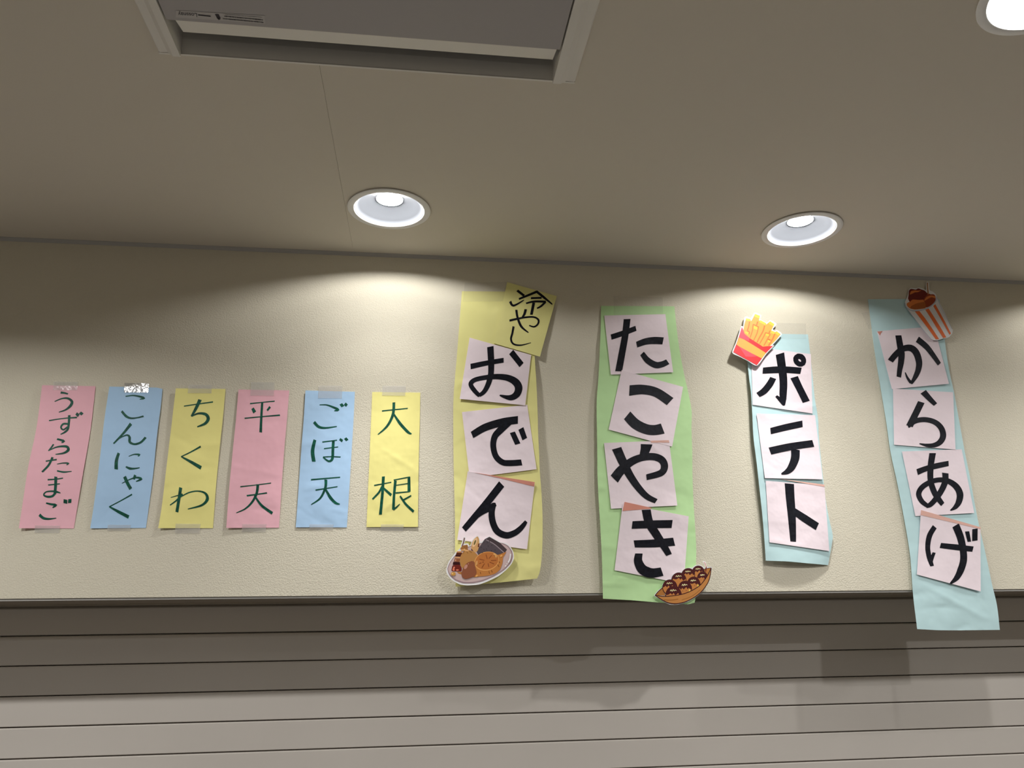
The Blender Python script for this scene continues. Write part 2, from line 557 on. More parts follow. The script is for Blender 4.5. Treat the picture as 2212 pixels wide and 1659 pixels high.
class Hang:
    """a sheet of paper hanging on the wall: measured edges, how far it stands off, folds and creases"""
    def __init__(s, left, right, top, bot, depth, seed, crinkle=0.5, folds=(), rf=10):
        s.L = herm([p[1] for p in left], [p[0] for p in left])
        s.R = herm([p[1] for p in right], [p[0] for p in right])
        s.top, s.bot, s.depth, s.seed, s.cr = top, bot, depth, seed, crinkle
        rr = random.Random(seed)
        s.y0 = min(p[1] for p in top)
        s.y1 = max(p[1] for p in bot)
        s.folds = list(folds)
        for _ in range(rf):
            y = rr.uniform(s.y0 + 20, s.y1 - 15)
            u = rr.random()
            x = s.L(y) + (s.R(y) - s.L(y)) * u
            a = rr.gauss(0, 0.45)
            l = rr.uniform(20, 75)
            s.folds.append((x - l * math.cos(a), y - l * math.sin(a), x + l * math.cos(a), y + l * math.sin(a), rr.choice((-1, 1)) * rr.uniform(0.4, 1.0), rr.uniform(4, 8)))
    def uv(s, px, py):
        a, b = s.L(py), s.R(py)
        return (px - a) / (b - a), (py - s.y0) / (s.y1 - s.y0)
    def D(s, px, py):
        u, v = s.uv(px, py)
        u = min(1.05, max(-0.05, u))
        vs = [r[0] for r in s.depth]
        l, mm, r = (interp(vs, [q[k] for q in s.depth], v) for k in (1, 2, 3))
        d = l * (1 - u) * (1 - 2 * u) + mm * 4 * u * (1 - u) + r * u * (2 * u - 1)
        d += s.cr * (noise.noise(Vector((px / 55, py / 48, s.seed))) + 0.5 * noise.noise(Vector((px / 22, py / 19, s.seed + 9))))
        for (x0, y0, x1, y1, amp, wd) in s.folds:
            dx, dy = x1 - x0, y1 - y0
            L2 = dx * dx + dy * dy
            t = ((px - x0) * dx + (py - y0) * dy) / L2
            if -0.1 < t < 1.1:
                dist = abs((px - x0) * dy - (py - y0) * dx) / math.sqrt(L2)
                if dist < 5 * wd:
                    e = max(0.0, 1 - (2 * t - 1) ** 4 / 1.1)
                    d += amp * e * math.exp(-dist / wd)
        return max(0.8, d) * 0.001
    def sheet(s, name, ma, parent, step=4.6):
        nv = int((s.y1 - s.y0) / step)
        nu = int((s.R((s.y0 + s.y1) / 2) - s.L((s.y0 + s.y1) / 2)) / step)
        V, Fc = [], []
        for j in range(nv + 1):
            for i in range(nu + 1):
                u, v = i / nu, j / nv
                y = lint(s.top, u) * (1 - v) + lint(s.bot, u) * v
                x = s.L(y) * (1 - u) + s.R(y) * u
                V.append(wp(x, y, s.D(x, y)))
        for j in range(nv):
            for i in range(nu):
                a = j * (nu + 1) + i
                Fc.append((a, a + nu + 1, a + nu + 2, a + 1))
        o = from_py(name, V, Fc, ma, parent, True)
        thick(o)
        return o
def thick(o, t=0.0003):
    md = o.modifiers.new('thickness', 'SOLIDIFY')
    md.thickness = t
    md.offset = -1
    es = o.modifiers.new('edges', 'EDGE_SPLIT')
    es.split_angle = math.radians(40)
class Quad:
    """a small card stuck on paper below it"""
    def __init__(s, c, under, off, lift=0.0, seed=0, cr=0.22, lifttop=0.0):
        s.c, s.under, s.off, s.lift, s.seed, s.cr, s.lt = c, under, off, lift, seed, cr, lifttop
        rr = random.Random(seed)
        s.folds = []
        (x0, y0), (x1, y1), (x2, y2), (x3, y3) = c
        for _ in range(9):
            u, v = rr.random(), rr.random()
            x, y = s.at(u, v)
            a = rr.gauss(0.1, 0.5)
            l = rr.uniform(12, 40)
            s.folds.append((x - l * math.cos(a), y - l * math.sin(a), x + l * math.cos(a), y + l * math.sin(a), rr.choice((-1, 1)) * rr.uniform(0.15, 0.42), rr.uniform(2.5, 5)))
    def at(s, u, v):
        (x0, y0), (x1, y1), (x2, y2), (x3, y3) = s.c
        return ((x0 * (1 - u) + x1 * u) * (1 - v) + (x3 * (1 - u) + x2 * u) * v, (y0 * (1 - u) + y1 * u) * (1 - v) + (y3 * (1 - u) + y2 * u) * v)
    def D(s, px, py):
        (x0, y0), (x1, y1), (x2, y2), (x3, y3) = s.c
        tx, ty, bx, by = (x0 + x1) / 2, (y0 + y1) / 2, (x2 + x3) / 2, (y2 + y3) / 2
        v = ((px - tx) * (bx - tx) + (py - ty) * (by - ty)) / ((bx - tx) ** 2 + (by - ty) ** 2)
        d = s.under(px, py) + s.off * 0.001 + 0.001 * s.lift * max(0, v - 0.55) ** 2 * 4.9 + 0.001 * s.lt * max(0, 0.45 - v) ** 2 * 4.9
        d += 0.001 * s.cr * (1 + noise.noise(Vector((px / 30, py / 24, s.seed))) + 0.4 * noise.noise(Vector((px / 12, py / 10, s.seed + 5))))
        for (x0, y0, x1, y1, amp, wd) in s.folds:
            dx, dy = x1 - x0, y1 - y0
            L2 = dx * dx + dy * dy
            t = ((px - x0) * dx + (py - y0) * dy) / L2
            if 0 < t < 1:
                dist = abs((px - x0) * dy - (py - y0) * dx) / math.sqrt(L2)
                if dist < 5 * wd:
                    d += 0.001 * amp * (1 - (2 * t - 1) ** 4) * math.exp(-dist / wd)
        return d
    def sheet(s, name, ma, parent, n=None):
        (x0, y0), (x1, y1), (x2, y2), (x3, y3) = s.c
        nu = n or max(4, int(math.hypot(x1 - x0, y1 - y0) / 4.4))
        nv = n or max(4, int(math.hypot(x3 - x0, y3 - y0) / 4.4))
        V, Fc = [], []
        for j in range(nv + 1):
            for i in range(nu + 1):
                x, y = s.at(i / nu, j / nv)
                V.append(wp(x, y, s.D(x, y)))
        for j in range(nv):
            for i in range(nu):
                a = j * (nu + 1) + i
                Fc.append((a, a + nu + 1, a + nu + 2, a + 1))
        o = from_py(name, V, Fc, ma, parent, True)
        thick(o, 0.00025)
        return o

def smooth_line(pts, ws, step):
    """Catmull-Rom through the points, widths alongside"""
    if len(pts) == 2:
        n = max(2, int(math.dist(*pts) / step))
        return [((pts[0][0] + (pts[1][0] - pts[0][0]) * i / n, pts[0][1] + (pts[1][1] - pts[0][1]) * i / n), ws[0] + (ws[1] - ws[0]) * i / n) for i in range(n + 1)]
    out = []
    k = len(pts)
    for i in range(k - 1):
        p0, p1, p2, p3 = pts[max(0, i - 1)], pts[i], pts[i + 1], pts[min(k - 1, i + 2)]
        n = max(2, int(math.dist(p1, p2) / step))
        for j in range(n + (1 if i == k - 2 else 0)):
            t = j / n
            q = []
            for a in (0, 1):
                q.append(0.5 * (2 * p1[a] + (p2[a] - p0[a]) * t + (2 * p0[a] - 5 * p1[a] + 4 * p2[a] - p3[a]) * t * t + (3 * p1[a] - p0[a] - 3 * p2[a] + p3[a]) * t ** 3))
            out.append((tuple(q), ws[i] + (ws[i + 1] - ws[i]) * t))
    return out
def ribbon(V, Fc, pts, ws, D, off, step=2.6, cross=3, slant=0.0, closed=False):
    ln = smooth_line(pts, ws, step)
    m_ = len(ln)
    base = len(V)
    for i, ((x, y), wd) in enumerate(ln):
        a, b = ln[max(0, i - 1)][0], ln[min(m_ - 1, i + 1)][0]
        dx, dy = b[0] - a[0], b[1] - a[1]
        l = math.hypot(dx, dy) or 1
        nx, ny = -dy / l, dx / l
        for c in range(cross):
            s_ = (c / (cross - 1) - 0.5) * wd
            sl = slant * s_ if i in (0, m_ - 1) else 0
            X, Y = x + nx * s_ + dx / l * sl, y + ny * s_ + dy / l * sl
            V.append(wp(X, Y, D(X, Y) + off))
    for i in range(m_ - 1):
        for c in range(cross - 1):
            a = base + i * cross + c
            Fc.append((a, a + 1, a + cross + 1, a + cross))
def fix_normals(o):
    """turn every face towards the room"""
    bm = bmesh.new()
    bm.from_mesh(o.data)
    bm.normal_update()
    for f in bm.faces:
        if f.normal.y > 0:
            f.normal_flip()
    bm.to_mesh(o.data)
    bm.free()
def lettering(strokes, counts, *a, **k):
    i = 0
    for n_ in counts or [len(strokes)]:
        character('written_character', strokes[i:i + n_], *a, **k)
        i += n_
def character(name, strokes, C, sc, D, ma, parent, off=0.00035, wf=1.0, slant=0.15):
    """strokes: (widths, points) in the coordinates of crop C (a function), sc its scale"""
    V, Fc = [], []
    for k, (ws, pts) in enumerate(strokes):
        P = [p if len(p) == 3 else C(*p) for p in pts]
        P = [(p[0], p[1]) for p in P]
        if not isinstance(ws, (list, tuple)):
            ws = [ws] * len(P)
        if len(ws) < len(P):
            ws = list(ws) + [ws[-1]] * (len(P) - len(ws))
        ribbon(V, Fc, P, [x_ / sc * wf for x_ in ws], D, off + k * 0.000012, slant=slant * (1 if k % 2 else -1))
    o = from_py(name, V, Fc, ma, parent)
    fix_normals(o)
    return o
def tape(quad, under, edge_y, sgn, ma, parent):
    """a piece of tape, half on the paper, half on the wall beyond edge_y"""
    def D(px, py):
        out = (edge_y - py) * sgn
        d = under(px, min(max(py, edge_y), 1e9) if sgn > 0 else min(py, edge_y))
        if out > 0:
            h = abs(quad[0][1] - quad[3][1]) * 0.6
            d = d * max(0.12, 1 - out / h)
        return d + 0.0005 + 0.0005 * (1 + noise.noise(Vector((px / 7, py / 6, 3.3)))) * 0.5
    t = Quad(quad, D, 0.0, seed=int(quad[0][0]), cr=0.1)
    t.folds = []
    return t.sheet('tape_strip', ma, parent)

A = crop(0, 800, 4.424)
B = crop(470, 800, 4.424)
C_ = crop(930, 600, 4.74)
D_ = crop(930, 930, 4.6067)
E_ = crop(1270, 640, 4.74)
F_ = crop(1270, 960, 4.6067)
G_ = crop(1560, 660, 5.53)
H_ = crop(1560, 940, 5.183)
I_ = crop(1850, 600, 4.3657)
J_ = crop(1880, 960, 3.949)
def pp(fn, *pts):
    return [fn(*p) for p in pts]
def t3(fn, *pts):
    return [(*fn(*p), 0) for p in pts]

# ------------------------------------------------------------------ six narrow menu strips
PINK = mat('pink_paper', (0.90, 0.51, 0.585), 0.85, 0.15, var=(9, 0.02), bump=(21, 0.38, 0.006, 2))
BLUE = mat('sky_blue_paper', (0.45, 0.66, 0.91), 0.85, 0.15, var=(9, 0.02), bump=(21, 0.38, 0.006, 2))
YELLOW = mat('yellow_paper', (0.91, 0.84, 0.32), 0.85, 0.15, var=(9, 0.02), bump=(21, 0.38, 0.006, 2))
STRIPS = [
 (A, PINK, 'pink strip with green hiragana, leftmost of the six narrow menu strips', [(402, 142), (365, 440), (335, 620), (270, 920), (215, 1280), (180, 1508)],
  [(912, 152), (895, 320), (860, 600), (790, 1000), (705, 1512)], [(0, 142), (1, 152)], [(0, 1509), (1, 1511)], [(0, 5.6, 3.2, 2), (.35, 8.8, 5.2, 2), (.7, 9.6, 6.5, 3), (1, 8.0, 2.6, 1)],
  (512, 108, 745, 190), (335, 1482, 575, 1555), TAPE,
  [([22, 18, 14], [(580, 212), (615, 216), (650, 226)]), ([8, 13, 20, 27, 26, 16, 8], [(522, 298), (590, 270), (650, 268), (688, 300), (672, 340), (625, 378), (562, 400)]),
   ([12, 10, 16], [(468, 480), (600, 460), (735, 450)]), ([24, 21, 21, 18, 8], [(662, 428), (658, 500), (648, 560), (620, 590), (578, 612)]), ([18, 18, 17, 16, 15], [(652, 512), (605, 512), (582, 545), (605, 568), (645, 540)]),
   ([28, 30], [(728, 412), (752, 434)]), ([28, 30], [(764, 403), (788, 422)]),
   ([18, 22, 12], [(545, 656), (612, 676), (588, 690)]), ([14, 14, 10], [(512, 706), (488, 740), (462, 768)]), ([8, 13, 24, 28, 18, 8], [(462, 768), (545, 732), (635, 728), (652, 760), (610, 790), (530, 803)]),
   ([12, 14], [(437, 868), (542, 852)]), ([22, 20, 18], [(502, 830), (465, 905), (402, 972)]), ([7, 11, 16, 8], [(545, 896), (600, 886), (655, 888), (635, 904)]), ([14, 16, 6], [(545, 960), (610, 972), (685, 965)]),
   ([14, 12, 10], [(455, 1045), (530, 1040), (602, 1030)]), ([12, 10], [(460, 1096), (572, 1084)]), ([28, 27, 25], [(533, 1016), (531, 1100), (524, 1180)]), ([20, 22, 20, 15, 12, 16, 20, 8], [(526, 1175), (500, 1202), (455, 1208), (418, 1192), (440, 1162), (500, 1155), (545, 1162), (578, 1172)]),
   ([14, 20, 24, 10], [(440, 1268), (490, 1280), (535, 1288), (502, 1312)]), ([28, 26, 18, 6], [(376, 1380), (415, 1412), (470, 1420), (538, 1412)]), ([36, 36], [(626, 1234), (624, 1272)]), ([30, 32], [(668, 1230), (665, 1268)])]),
 (A, BLUE, 'blue strip with green hiragana and shiny tape, second of the six narrow menu strips', [(1045, 155), (1000, 450), (950, 880), (895, 1300), (862, 1510)],
  [(1552, 185), (1535, 350), (1500, 620), (1462, 1000), (1395, 1505)], [(0, 155), (.9, 165), (1, 178)], [(0, 1510), (1, 1506)], [(0, 7.2, 3.2, 2.5), (.35, 8.8, 5.9, 4), (.7, 6.4, 5.9, 2), (1, 3.2, 2.0, 1)],
  (1190, 120, 1425, 212), (1030, 1475, 1250, 1535), TAPE_SHINY,
  [([10, 12, 18, 22, 6], [(1200, 248), (1270, 240), (1335, 250), (1378, 266), (1335, 276)]), ([22, 24, 18, 12, 16], [(1163, 390), (1205, 438), (1250, 457), (1310, 453), (1372, 438)]),
   ([30, 20, 14], [(1252, 510), (1180, 600), (1085, 700)]), ([6, 8, 16, 24, 24, 18, 20, 22], [(1085, 700), (1150, 645), (1215, 618), (1238, 640), (1240, 685), (1285, 705), (1345, 688), (1392, 640)]),
   ([24, 30, 34], [(1135, 790), (1112, 865), (1110, 946)]), ([6, 10, 20, 6], [(1230, 822), (1280, 803), (1333, 806), (1318, 822)]), ([14, 24, 14, 8], [(1203, 920), (1240, 938), (1290, 938), (1335, 930)]),
   ([6, 10, 16, 24, 8], [(1165, 1080), (1240, 1042), (1305, 1024), (1350, 1038), (1300, 1062)]), ([30, 30, 32], [(1190, 1015), (1218, 1078), (1250, 1134)]), ([24, 20], [(1292, 1000), (1278, 1042)]),
   ([14, 10, 10], [(1262, 1185), (1150, 1248), (1042, 1305)]), ([12, 28, 34], [(1045, 1303), (1130, 1350), (1230, 1402)])]),
 (A, YELLOW, 'yellow strip with three spaced green hiragana, third of the six narrow menu strips', [(1680, 172), (1658, 360), (1635, 560), (1588, 950), (1545, 1310), (1512, 1508)],
  [(2155, 178), (2130, 450), (2105, 680), (2065, 1100), (2035, 1508)], [(0, 172), (1, 178)], [(0, 1508), (1, 1508)], [(0, 6.4, 3.2, 2), (.3, 5.6, 5.2, 4), (.7, 4.8, 5.2, 2), (1, 6.4, 2.6, 1)],
  (1800, 138, 2028, 220), (1678, 1465, 1917, 1560), TAPE,
  [([10, 10, 12], [(1758, 342), (1890, 322), (2035, 302)]), ([34, 28, 18], [(1912, 280), (1872, 365), (1830, 440)]), ([10, 18, 28, 32, 26, 10], [(1830, 440), (1895, 412), (1965, 420), (1990, 462), (1960, 508), (1885, 540)]),
   ([18, 12, 10], [(1918, 728), (1820, 782), (1730, 825)]), ([12, 28, 36], [(1733, 825), (1830, 878), (1922, 932)]),
   ([30, 28, 28], [(1727, 1120), (1710, 1230), (1690, 1355)]), ([6, 12], [(1632, 1215), (1745, 1182)]), ([20, 15, 10], [(1742, 1183), (1690, 1240), (1625, 1288)]), ([8, 12, 12, 22, 30, 20, 8], [(1690, 1232), (1800, 1170), (1895, 1154), (1965, 1178), (1980, 1235), (1925, 1290), (1795, 1325)])]),
 (B, PINK, 'pink strip with two green kanji, between a yellow and a blue strip', [(200, 183), (175, 480), (150, 720), (112, 1120), (83, 1505)],
  [(685, 192), (662, 480), (640, 720), (612, 1100), (587, 1505)], [(0, 183), (1, 192)], [(0, 1506), (1, 1504)], [(0, 3.2, 2.6, 1.5), (.3, 4.8, 5.2, 3), (.7, 5.6, 5.2, 3), (1, 5.6, 2.6, 1)],
  (320, 112, 545, 243), (237, 1468, 468, 1548), TAPE,
  [([12, 9, 10], [(310, 318), (425, 306), (546, 294)]), ([26, 32], [(334, 362), (355, 402)]), ([22, 18], [(502, 348), (474, 384)]), ([12, 10, 14], [(258, 458), (425, 442), (596, 428)]), ([20, 22, 26], [(427, 306), (418, 450), (412, 592)]),
   ([12, 9, 10], [(217, 1112), (360, 1096), (511, 1077)]), ([16, 10, 14], [(279, 1198), (380, 1184), (472, 1171)]), ([26, 24, 20, 14, 7], [(385, 1090), (372, 1180), (325, 1265), (260, 1325), (178, 1362)]), ([14, 24, 28], [(352, 1195), (420, 1290), (524, 1366)])]),
 (B, BLUE, 'blue strip with green hiragana and a kanji, next to the rightmost yellow strip', [(840, 192), (822, 480), (800, 760), (772, 1160), (747, 1500)],
  [(1312, 205), (1298, 500), (1283, 740), (1255, 1200), (1235, 1502)], [(0, 192), (1, 205)], [(0, 1500), (1, 1501)], [(0, 4.0, 2.6, 1.5), (.35, 4.8, 4.5, 2), (.7, 3.2, 3.9, 2), (1, 2.4, 2.0, 1)],
  (965, 145, 1195, 268), (880, 1470, 1110, 1528), TAPE,
  [([8, 11, 18, 26, 8], [(975, 330), (1040, 330), (1100, 350), (1152, 376), (1115, 386)]), ([26, 26, 18, 8], [(922, 493), (965, 538), (1030, 550), (1140, 536)]), ([28, 28], [(1178, 320), (1198, 346)]), ([28, 28], [(1216, 318), (1236, 338)]),
   ([28, 34, 34], [(930, 664), (908, 770), (920, 872)]), ([12, 9], [(1001, 685), (1142, 667)]), ([10, 8], [(1017, 748), (1152, 731)]), ([26, 26, 26, 18, 12], [(1107, 670), (1102, 760), (1096, 845), (1062, 868), (1008, 830)]), ([10, 10, 10], [(1008, 828), (1090, 824), (1176, 828)]), ([22, 24], [(1168, 656), (1194, 676)]), ([26, 26], [(1220, 647), (1240, 670)]),
   ([14, 10], [(893, 1045), (1171, 1021)]), ([12, 9], [(936, 1144), (1146, 1111)]), ([28, 24, 18, 8], [(1035, 1044), (1030, 1120), (982, 1220), (894, 1283)]), ([16, 28, 24, 10], [(1028, 1128), (1078, 1215), (1130, 1268), (1168, 1278)])]),
 (B, YELLOW, 'yellow strip with two green kanji, rightmost of the six narrow menu strips', [(1478, 207), (1466, 500), (1455, 760), (1438, 1150), (1423, 1498)],
  [(1937, 213), (1932, 500), (1924, 800), (1918, 1150), (1915, 1497)], [(0, 207), (1, 213)], [(0, 1498), (1, 1496)], [(0, 2.4, 2.0, 1.5), (.35, 4.0, 4.5, 2.5), (.7, 3.2, 4.5, 3), (1, 2.4, 2.6, 3)],
  (1577, 147, 1800, 243), (1562, 1470, 1780, 1535), TAPE,
  [([12, 10], [(1571, 388), (1817, 363)]), ([26, 26, 22, 8], [(1685, 306), (1676, 420), (1622, 530), (1532, 614)]), ([14, 28, 26, 10], [(1678, 408), (1742, 505), (1820, 590), (1854, 607)]),
   ([12, 9], [(1496, 1100), (1661, 1069)]), ([28, 26, 28], [(1585, 1014), (1575, 1180), (1556, 1378)]), ([20, 18, 16], [(1572, 1110), (1540, 1168), (1480, 1232)]), ([18, 26], [(1580, 1120), (1660, 1193)]),
   ([10, 10], [(1683, 1048), (1836, 1019)]), ([26, 30], [(1829, 1018), (1830, 1160)]), ([8, 9], [(1690, 1100), (1826, 1080)]), ([14, 10], [(1702, 1172), (1836, 1158)]), ([26, 24, 26], [(1700, 1052), (1686, 1200), (1680, 1332)]), ([22, 16, 6], [(1676, 1330), (1705, 1312), (1742, 1276)]), ([14, 16], [(1850, 1197), (1774, 1240)]), ([14, 22, 24], [(1744, 1200), (1800, 1280), (1874, 1350)])]),
]
COUNTS = [(2, 5, 3, 4, 4, 4), (2, 2, 3, 3, 2), (3, 2, 4), (5, 4), (4, 7, 4), (3, 12)]
for k, (fn, ma, label, left, right, top, bot, dep, tq, bq, tm, strokes) in enumerate(STRIPS):
    h = Hang(pp(fn, *left), pp(fn, *right), [(u, fn(0, y)[1]) for u, y in top], [(u, fn(0, y)[1]) for u, y in bot], dep, 11 + k * 3, 0.30, rf=5)
    mid = fn((left[0][0] + right[0][0]) / 2, (left[0][1] + left[-1][1]) / 2)
    root = empty('menu_strip', wp(mid[0], h.y1, 0.0), label, 'paper strip', 'narrow coloured menu strips taped to the wall')
    h.sheet('paper_sheet', ma, root)
    lettering(strokes, COUNTS[k], fn, 4.424, h.D, GREEN, root, 0.00035)
    for (a, b, c, d), sg in ((tq, 1), (bq, -1)):
        q4 = pp(fn, (a, b), (c, b + 2), (c - 8, d), (a - 6, d - 2))
        ey = (fn(0, top[0][1] + 4) if sg > 0 else fn(0, bot[0][1] - 2))[1]
        tape(q4, h.D, ey, sg, tm if sg > 0 else TAPE, root)

# ------------------------------------------------------------------ printed food cut-outs
def fcol(c, f):
    l = lin(c)
    return tuple(min(0.9, x * f) for x in l)
def ell(cx, cy, rx, ry, rot=0, n=28):
    a = math.radians(rot)
    return [(cx + rx * math.cos(t) * math.cos(a) - ry * math.sin(t) * math.sin(a), cy + rx * math.cos(t) * math.sin(a) + ry * math.sin(t) * math.cos(a)) for t in [2 * math.pi * i / n for i in range(n)]]
def cutout(parent, cropfn, sc, outline, layers, plane, fac, label):
    """plane: stand-off in metres at top, bottom and its left-right slope per pixel; layers are the flat print"""
    ys = [cropfn(*p)[1] for p in outline]
    xs = [cropfn(*p)[0] for p in outline]
    y0, y1, xm = min(ys), max(ys), (min(xs) + max(xs)) / 2
    def D(px, py):
        t = (py - y0) / (y1 - y0)
        return plane[0] + (plane[1] - plane[0]) * t + plane[2] * (px - xm)
    def poly(pts, off, V, Fc):
        P = [cropfn(*p) for p in pts]
        b = len(V)
        V.extend(wp(x, y, D(x, y) + off) for x, y in P)
        for t in tessellate_polygon([[Vector((x, y, 0)) for x, y in P]]):
            Fc.append(tuple(b + i for i in t))
    V, Fc = [], []
    P = smooth_closed(outline)
    poly(P, 0.0, V, Fc)
    card = from_py('food_cutout', V, Fc, WHITEP, parent)
    fix_normals(card)
    thick(card, 0.0004)
    card['label'] = label
    V, Fc, idx, mats, key = [], [], [], [], {}
    for k, ly in enumerate(layers):
        off = 0.0002 + k * 0.00002
        c = ly[1]
        if c not in key:
            key[c] = len(mats)
            mats.append(mat('print_%d_%d_%d' % c + '_%d' % int(fac * 100), fcol(c, fac), 0.45, 0.35))
        n0 = len(Fc)
        if ly[0] == 'p':
            poly(ly[2], off, V, Fc)
        elif ly[0] == 's':
            poly(smooth_closed(ly[2]), off, V, Fc)
        elif ly[0] == 'l':
            ribbon(V, Fc, [cropfn(*p) for p in ly[3]], [ly[2] / sc] * len(ly[3]), D, off, step=1.2, cross=2)
        idx += [key[c]] * (len(Fc) - n0)
    o = from_py('printed_picture', V, Fc, mats, card, idx=idx)
    fix_normals(o)
    return card
def smooth_closed(pts):
    out = []
    k = len(pts)
    for i in range(k):
        p0, p1, p2, p3 = pts[i - 1], pts[i], pts[(i + 1) % k], pts[(i + 2) % k]
        for j in range(4):
            t = j / 4
            q = []
            for a in (0, 1):
                m1, m2 = (p2[a] - p0[a]) * 0.32, (p3[a] - p1[a]) * 0.32
                q.append((2 * t ** 3 - 3 * t * t + 1) * p1[a] + (t ** 3 - 2 * t * t + t) * m1 + (-2 * t ** 3 + 3 * t * t) * p2[a] + (t ** 3 - t * t) * m2)
            out.append(tuple(q))
    return out

# ------------------------------------------------------------------ banner one: yellow
LYELLOW = mat('pale_yellow_paper', (0.83, 0.79, 0.33), 0.85, 0.15, var=(8, 0.02), bump=(19, 0.4, 0.006, 2))
LGREEN = mat('light_green_paper', (0.54, 0.80, 0.41), 0.85, 0.15, var=(8, 0.02), bump=(19, 0.4, 0.006, 2))
LBLUE = mat('pale_aqua_paper', (0.54, 0.745, 0.77), 0.85, 0.15, var=(8, 0.02), bump=(19, 0.4, 0.006, 2))
def card(parent, c, under, off, strokes, fn, sc, seed, lift=1.5, coral=None, ma=None, name='character_card', lifttop=0.0, wf=1.0, counts=None):
    q = Quad(c, under, off, lift, seed, lifttop=lifttop)
    o = q.sheet(name, ma or CARD, parent)
    lettering(strokes, counts, fn, sc, q.D, INK, o, 0.0004, wf)
    if coral:
        q2 = Quad(coral[:4], q.D, 0.45, 0, seed, cr=0.0)
        q2.folds = []
        e = q2.sheet('coral_edge', CORAL2 if seed in (43, 53, 64) else CORAL, o)
        e['label'] = 'coral coloured reverse showing along the edge'
    return q
GRP = 'tall paper banners with big black lettering'

h1 = Hang(pp(C_, (322, 138), (300, 420), (270, 800), (240, 1160), (233, 1340)) + pp(D_, (230, 300), (238, 640), (244, 900), (245, 1180), (250, 1555)),
          pp(C_, (1045, 142), (1058, 480), (1065, 790), (1082, 1050), (1097, 1400)) + pp(D_, (1070, 20), (1079, 200), (1087, 400), (1105, 640), (1115, 900), (1110, 1200), (1088, 1400), (1060, 1475)),
          [(0, C_(0, 138)[1]), (1, C_(0, 142)[1])], [(0, D_(0, 1555)[1]), (.43, D_(0, 1522)[1]), (.7, D_(0, 1500)[1]), (1, D_(0, 1473)[1])],
          [(0, 2, 2, 2.5), (.15, 3, 3, 5), (.35, 3, 5, 11), (.6, 3, 8, 17), (.82, 5, 12, 20), (.93, 7, 13.5, 18.5), (1, 9, 14.5, 15)], 3, 0.7, rf=14,
          folds=[(*D_(240, 860), *D_(330, 862), -0.5, 6), (*D_(1050, 150), *D_(1078, 150), 1.0, 5), (*D_(960, 455), *D_(1080, 590), 0.8, 6), (*C_(245, 1125), *C_(330, 1070), 0.8, 5), (*C_(240, 1340), *C_(500, 1400), 0.5, 6)])
b1 = empty('menu_banner', wp(1075, 1260), 'yellow paper banner carrying three pale cards and a printed plate of stew', 'banner', GRP)
h1.sheet('backing_paper', LYELLOW, b1)
OD = lambda x, y: h1.D(x, y)
c_de = [C_(322, 1375), C_(990, 1300), D_(1055, 385), D_(388, 470)]
c_o = [C_(400, 612), C_(1030, 790), C_(970, 1306), C_(298, 1240)]
qn = card(b1, [C_(785, 45), C_(1293, 188), C_(1120, 808), C_(644, 670)], OD, 1.2, [
    (25, [(888, 130), (958, 184)]), ([26, 22, 8], [(815, 242), (850, 285), (957, 228)]), ([20, 25], [(905, 218), (1090, 142)]), ([25, 25, 12], [(1085, 140), (1160, 200), (1247, 272)]),
    (20, [(1028, 209), (1138, 205)]), ([16, 20, 22], [(978, 262), (1060, 243), (1182, 245)]), ([22, 20, 14], [(1178, 246), (1130, 292), (1090, 313)]), (27, [(1057, 255), (1032, 378)]),
    ([22, 18, 18, 20, 18, 16, 12], [(808, 438), (950, 408), (1055, 402), (1105, 432), (1098, 475), (1060, 502), (1010, 488)]), ([26, 24, 16], [(975, 322), (960, 375), (940, 402)]), ([22, 22, 24, 10], [(878, 328), (892, 410), (930, 500), (1003, 562)]),
    ([22, 20, 20, 18, 14, 5], [(850, 498), (838, 565), (824, 630), (850, 678), (925, 690), (1028, 665)])], C_, 4.74, 31, 1.0, ma=LYELLOW, name='note_card', counts=(8, 3, 1))
qo = card(b1, c_o, lambda x, y: max(h1.D(x, y), 0) + 0.0006, 1.6, [
    ([55, 50, 48], [(410, 908), (580, 872), (748, 844)]), ([66, 64, 58, 52, 44, 36], [(612, 705), (620, 860), (618, 980), (590, 1090), (545, 1170), (495, 1205)]),
    ([40, 46, 48, 46, 48, 56, 66, 78, 78, 70, 56, 12], [(505, 1210), (450, 1155), (412, 1090), (455, 1045), (570, 1020), (690, 1012), (800, 1028), (875, 1072), (902, 1130), (880, 1195), (815, 1228), (708, 1203)]),
    ([62, 60], [(826, 760), (932, 893)])], C_, 4.74, 32, 1.2)
qd = card(b1, c_de, OD, 1.3, [
    ([66, 74, 78, 76], t3(C_, (425, 1610), (560, 1532), (740, 1478), (895, 1455))),
    ([70, 70, 62, 58, 58, 58, 60], t3(C_, (800, 1480), (715, 1560)) + t3(D_, (640, 60), (624, 150), (650, 255), (715, 315), (790, 324), (907, 317))),
    ([52, 54], t3(C_, (838, 1582)) + t3(D_, (868, 135))), ([56, 52], t3(C_, (925, 1543)) + t3(D_, (938, 85)))], D_, 4.6067, 33, 1.5)
qN = card(b1, [D_(370, 405), D_(1037, 530), D_(960, 1182), D_(265, 1088)], h1.D, 1.4, [
    ([74, 72, 66, 56], [(708, 532), (560, 720), (440, 860), (332, 985)]), ([40, 50, 60, 52, 30], [(400, 900), (500, 822), (580, 775), (630, 742), (652, 735)]),
    ([50, 62, 64, 66, 66, 60, 54, 44, 30], [(628, 738), (608, 820), (622, 920), (668, 1005), (755, 1043), (835, 1020), (890, 980), (930, 935), (952, 903)])], D_, 4.6067, 34, 1.5, lifttop=2.0,
    coral=[D_(435, 418), D_(1037, 513), D_(1030, 557), D_(640, 462), 1])
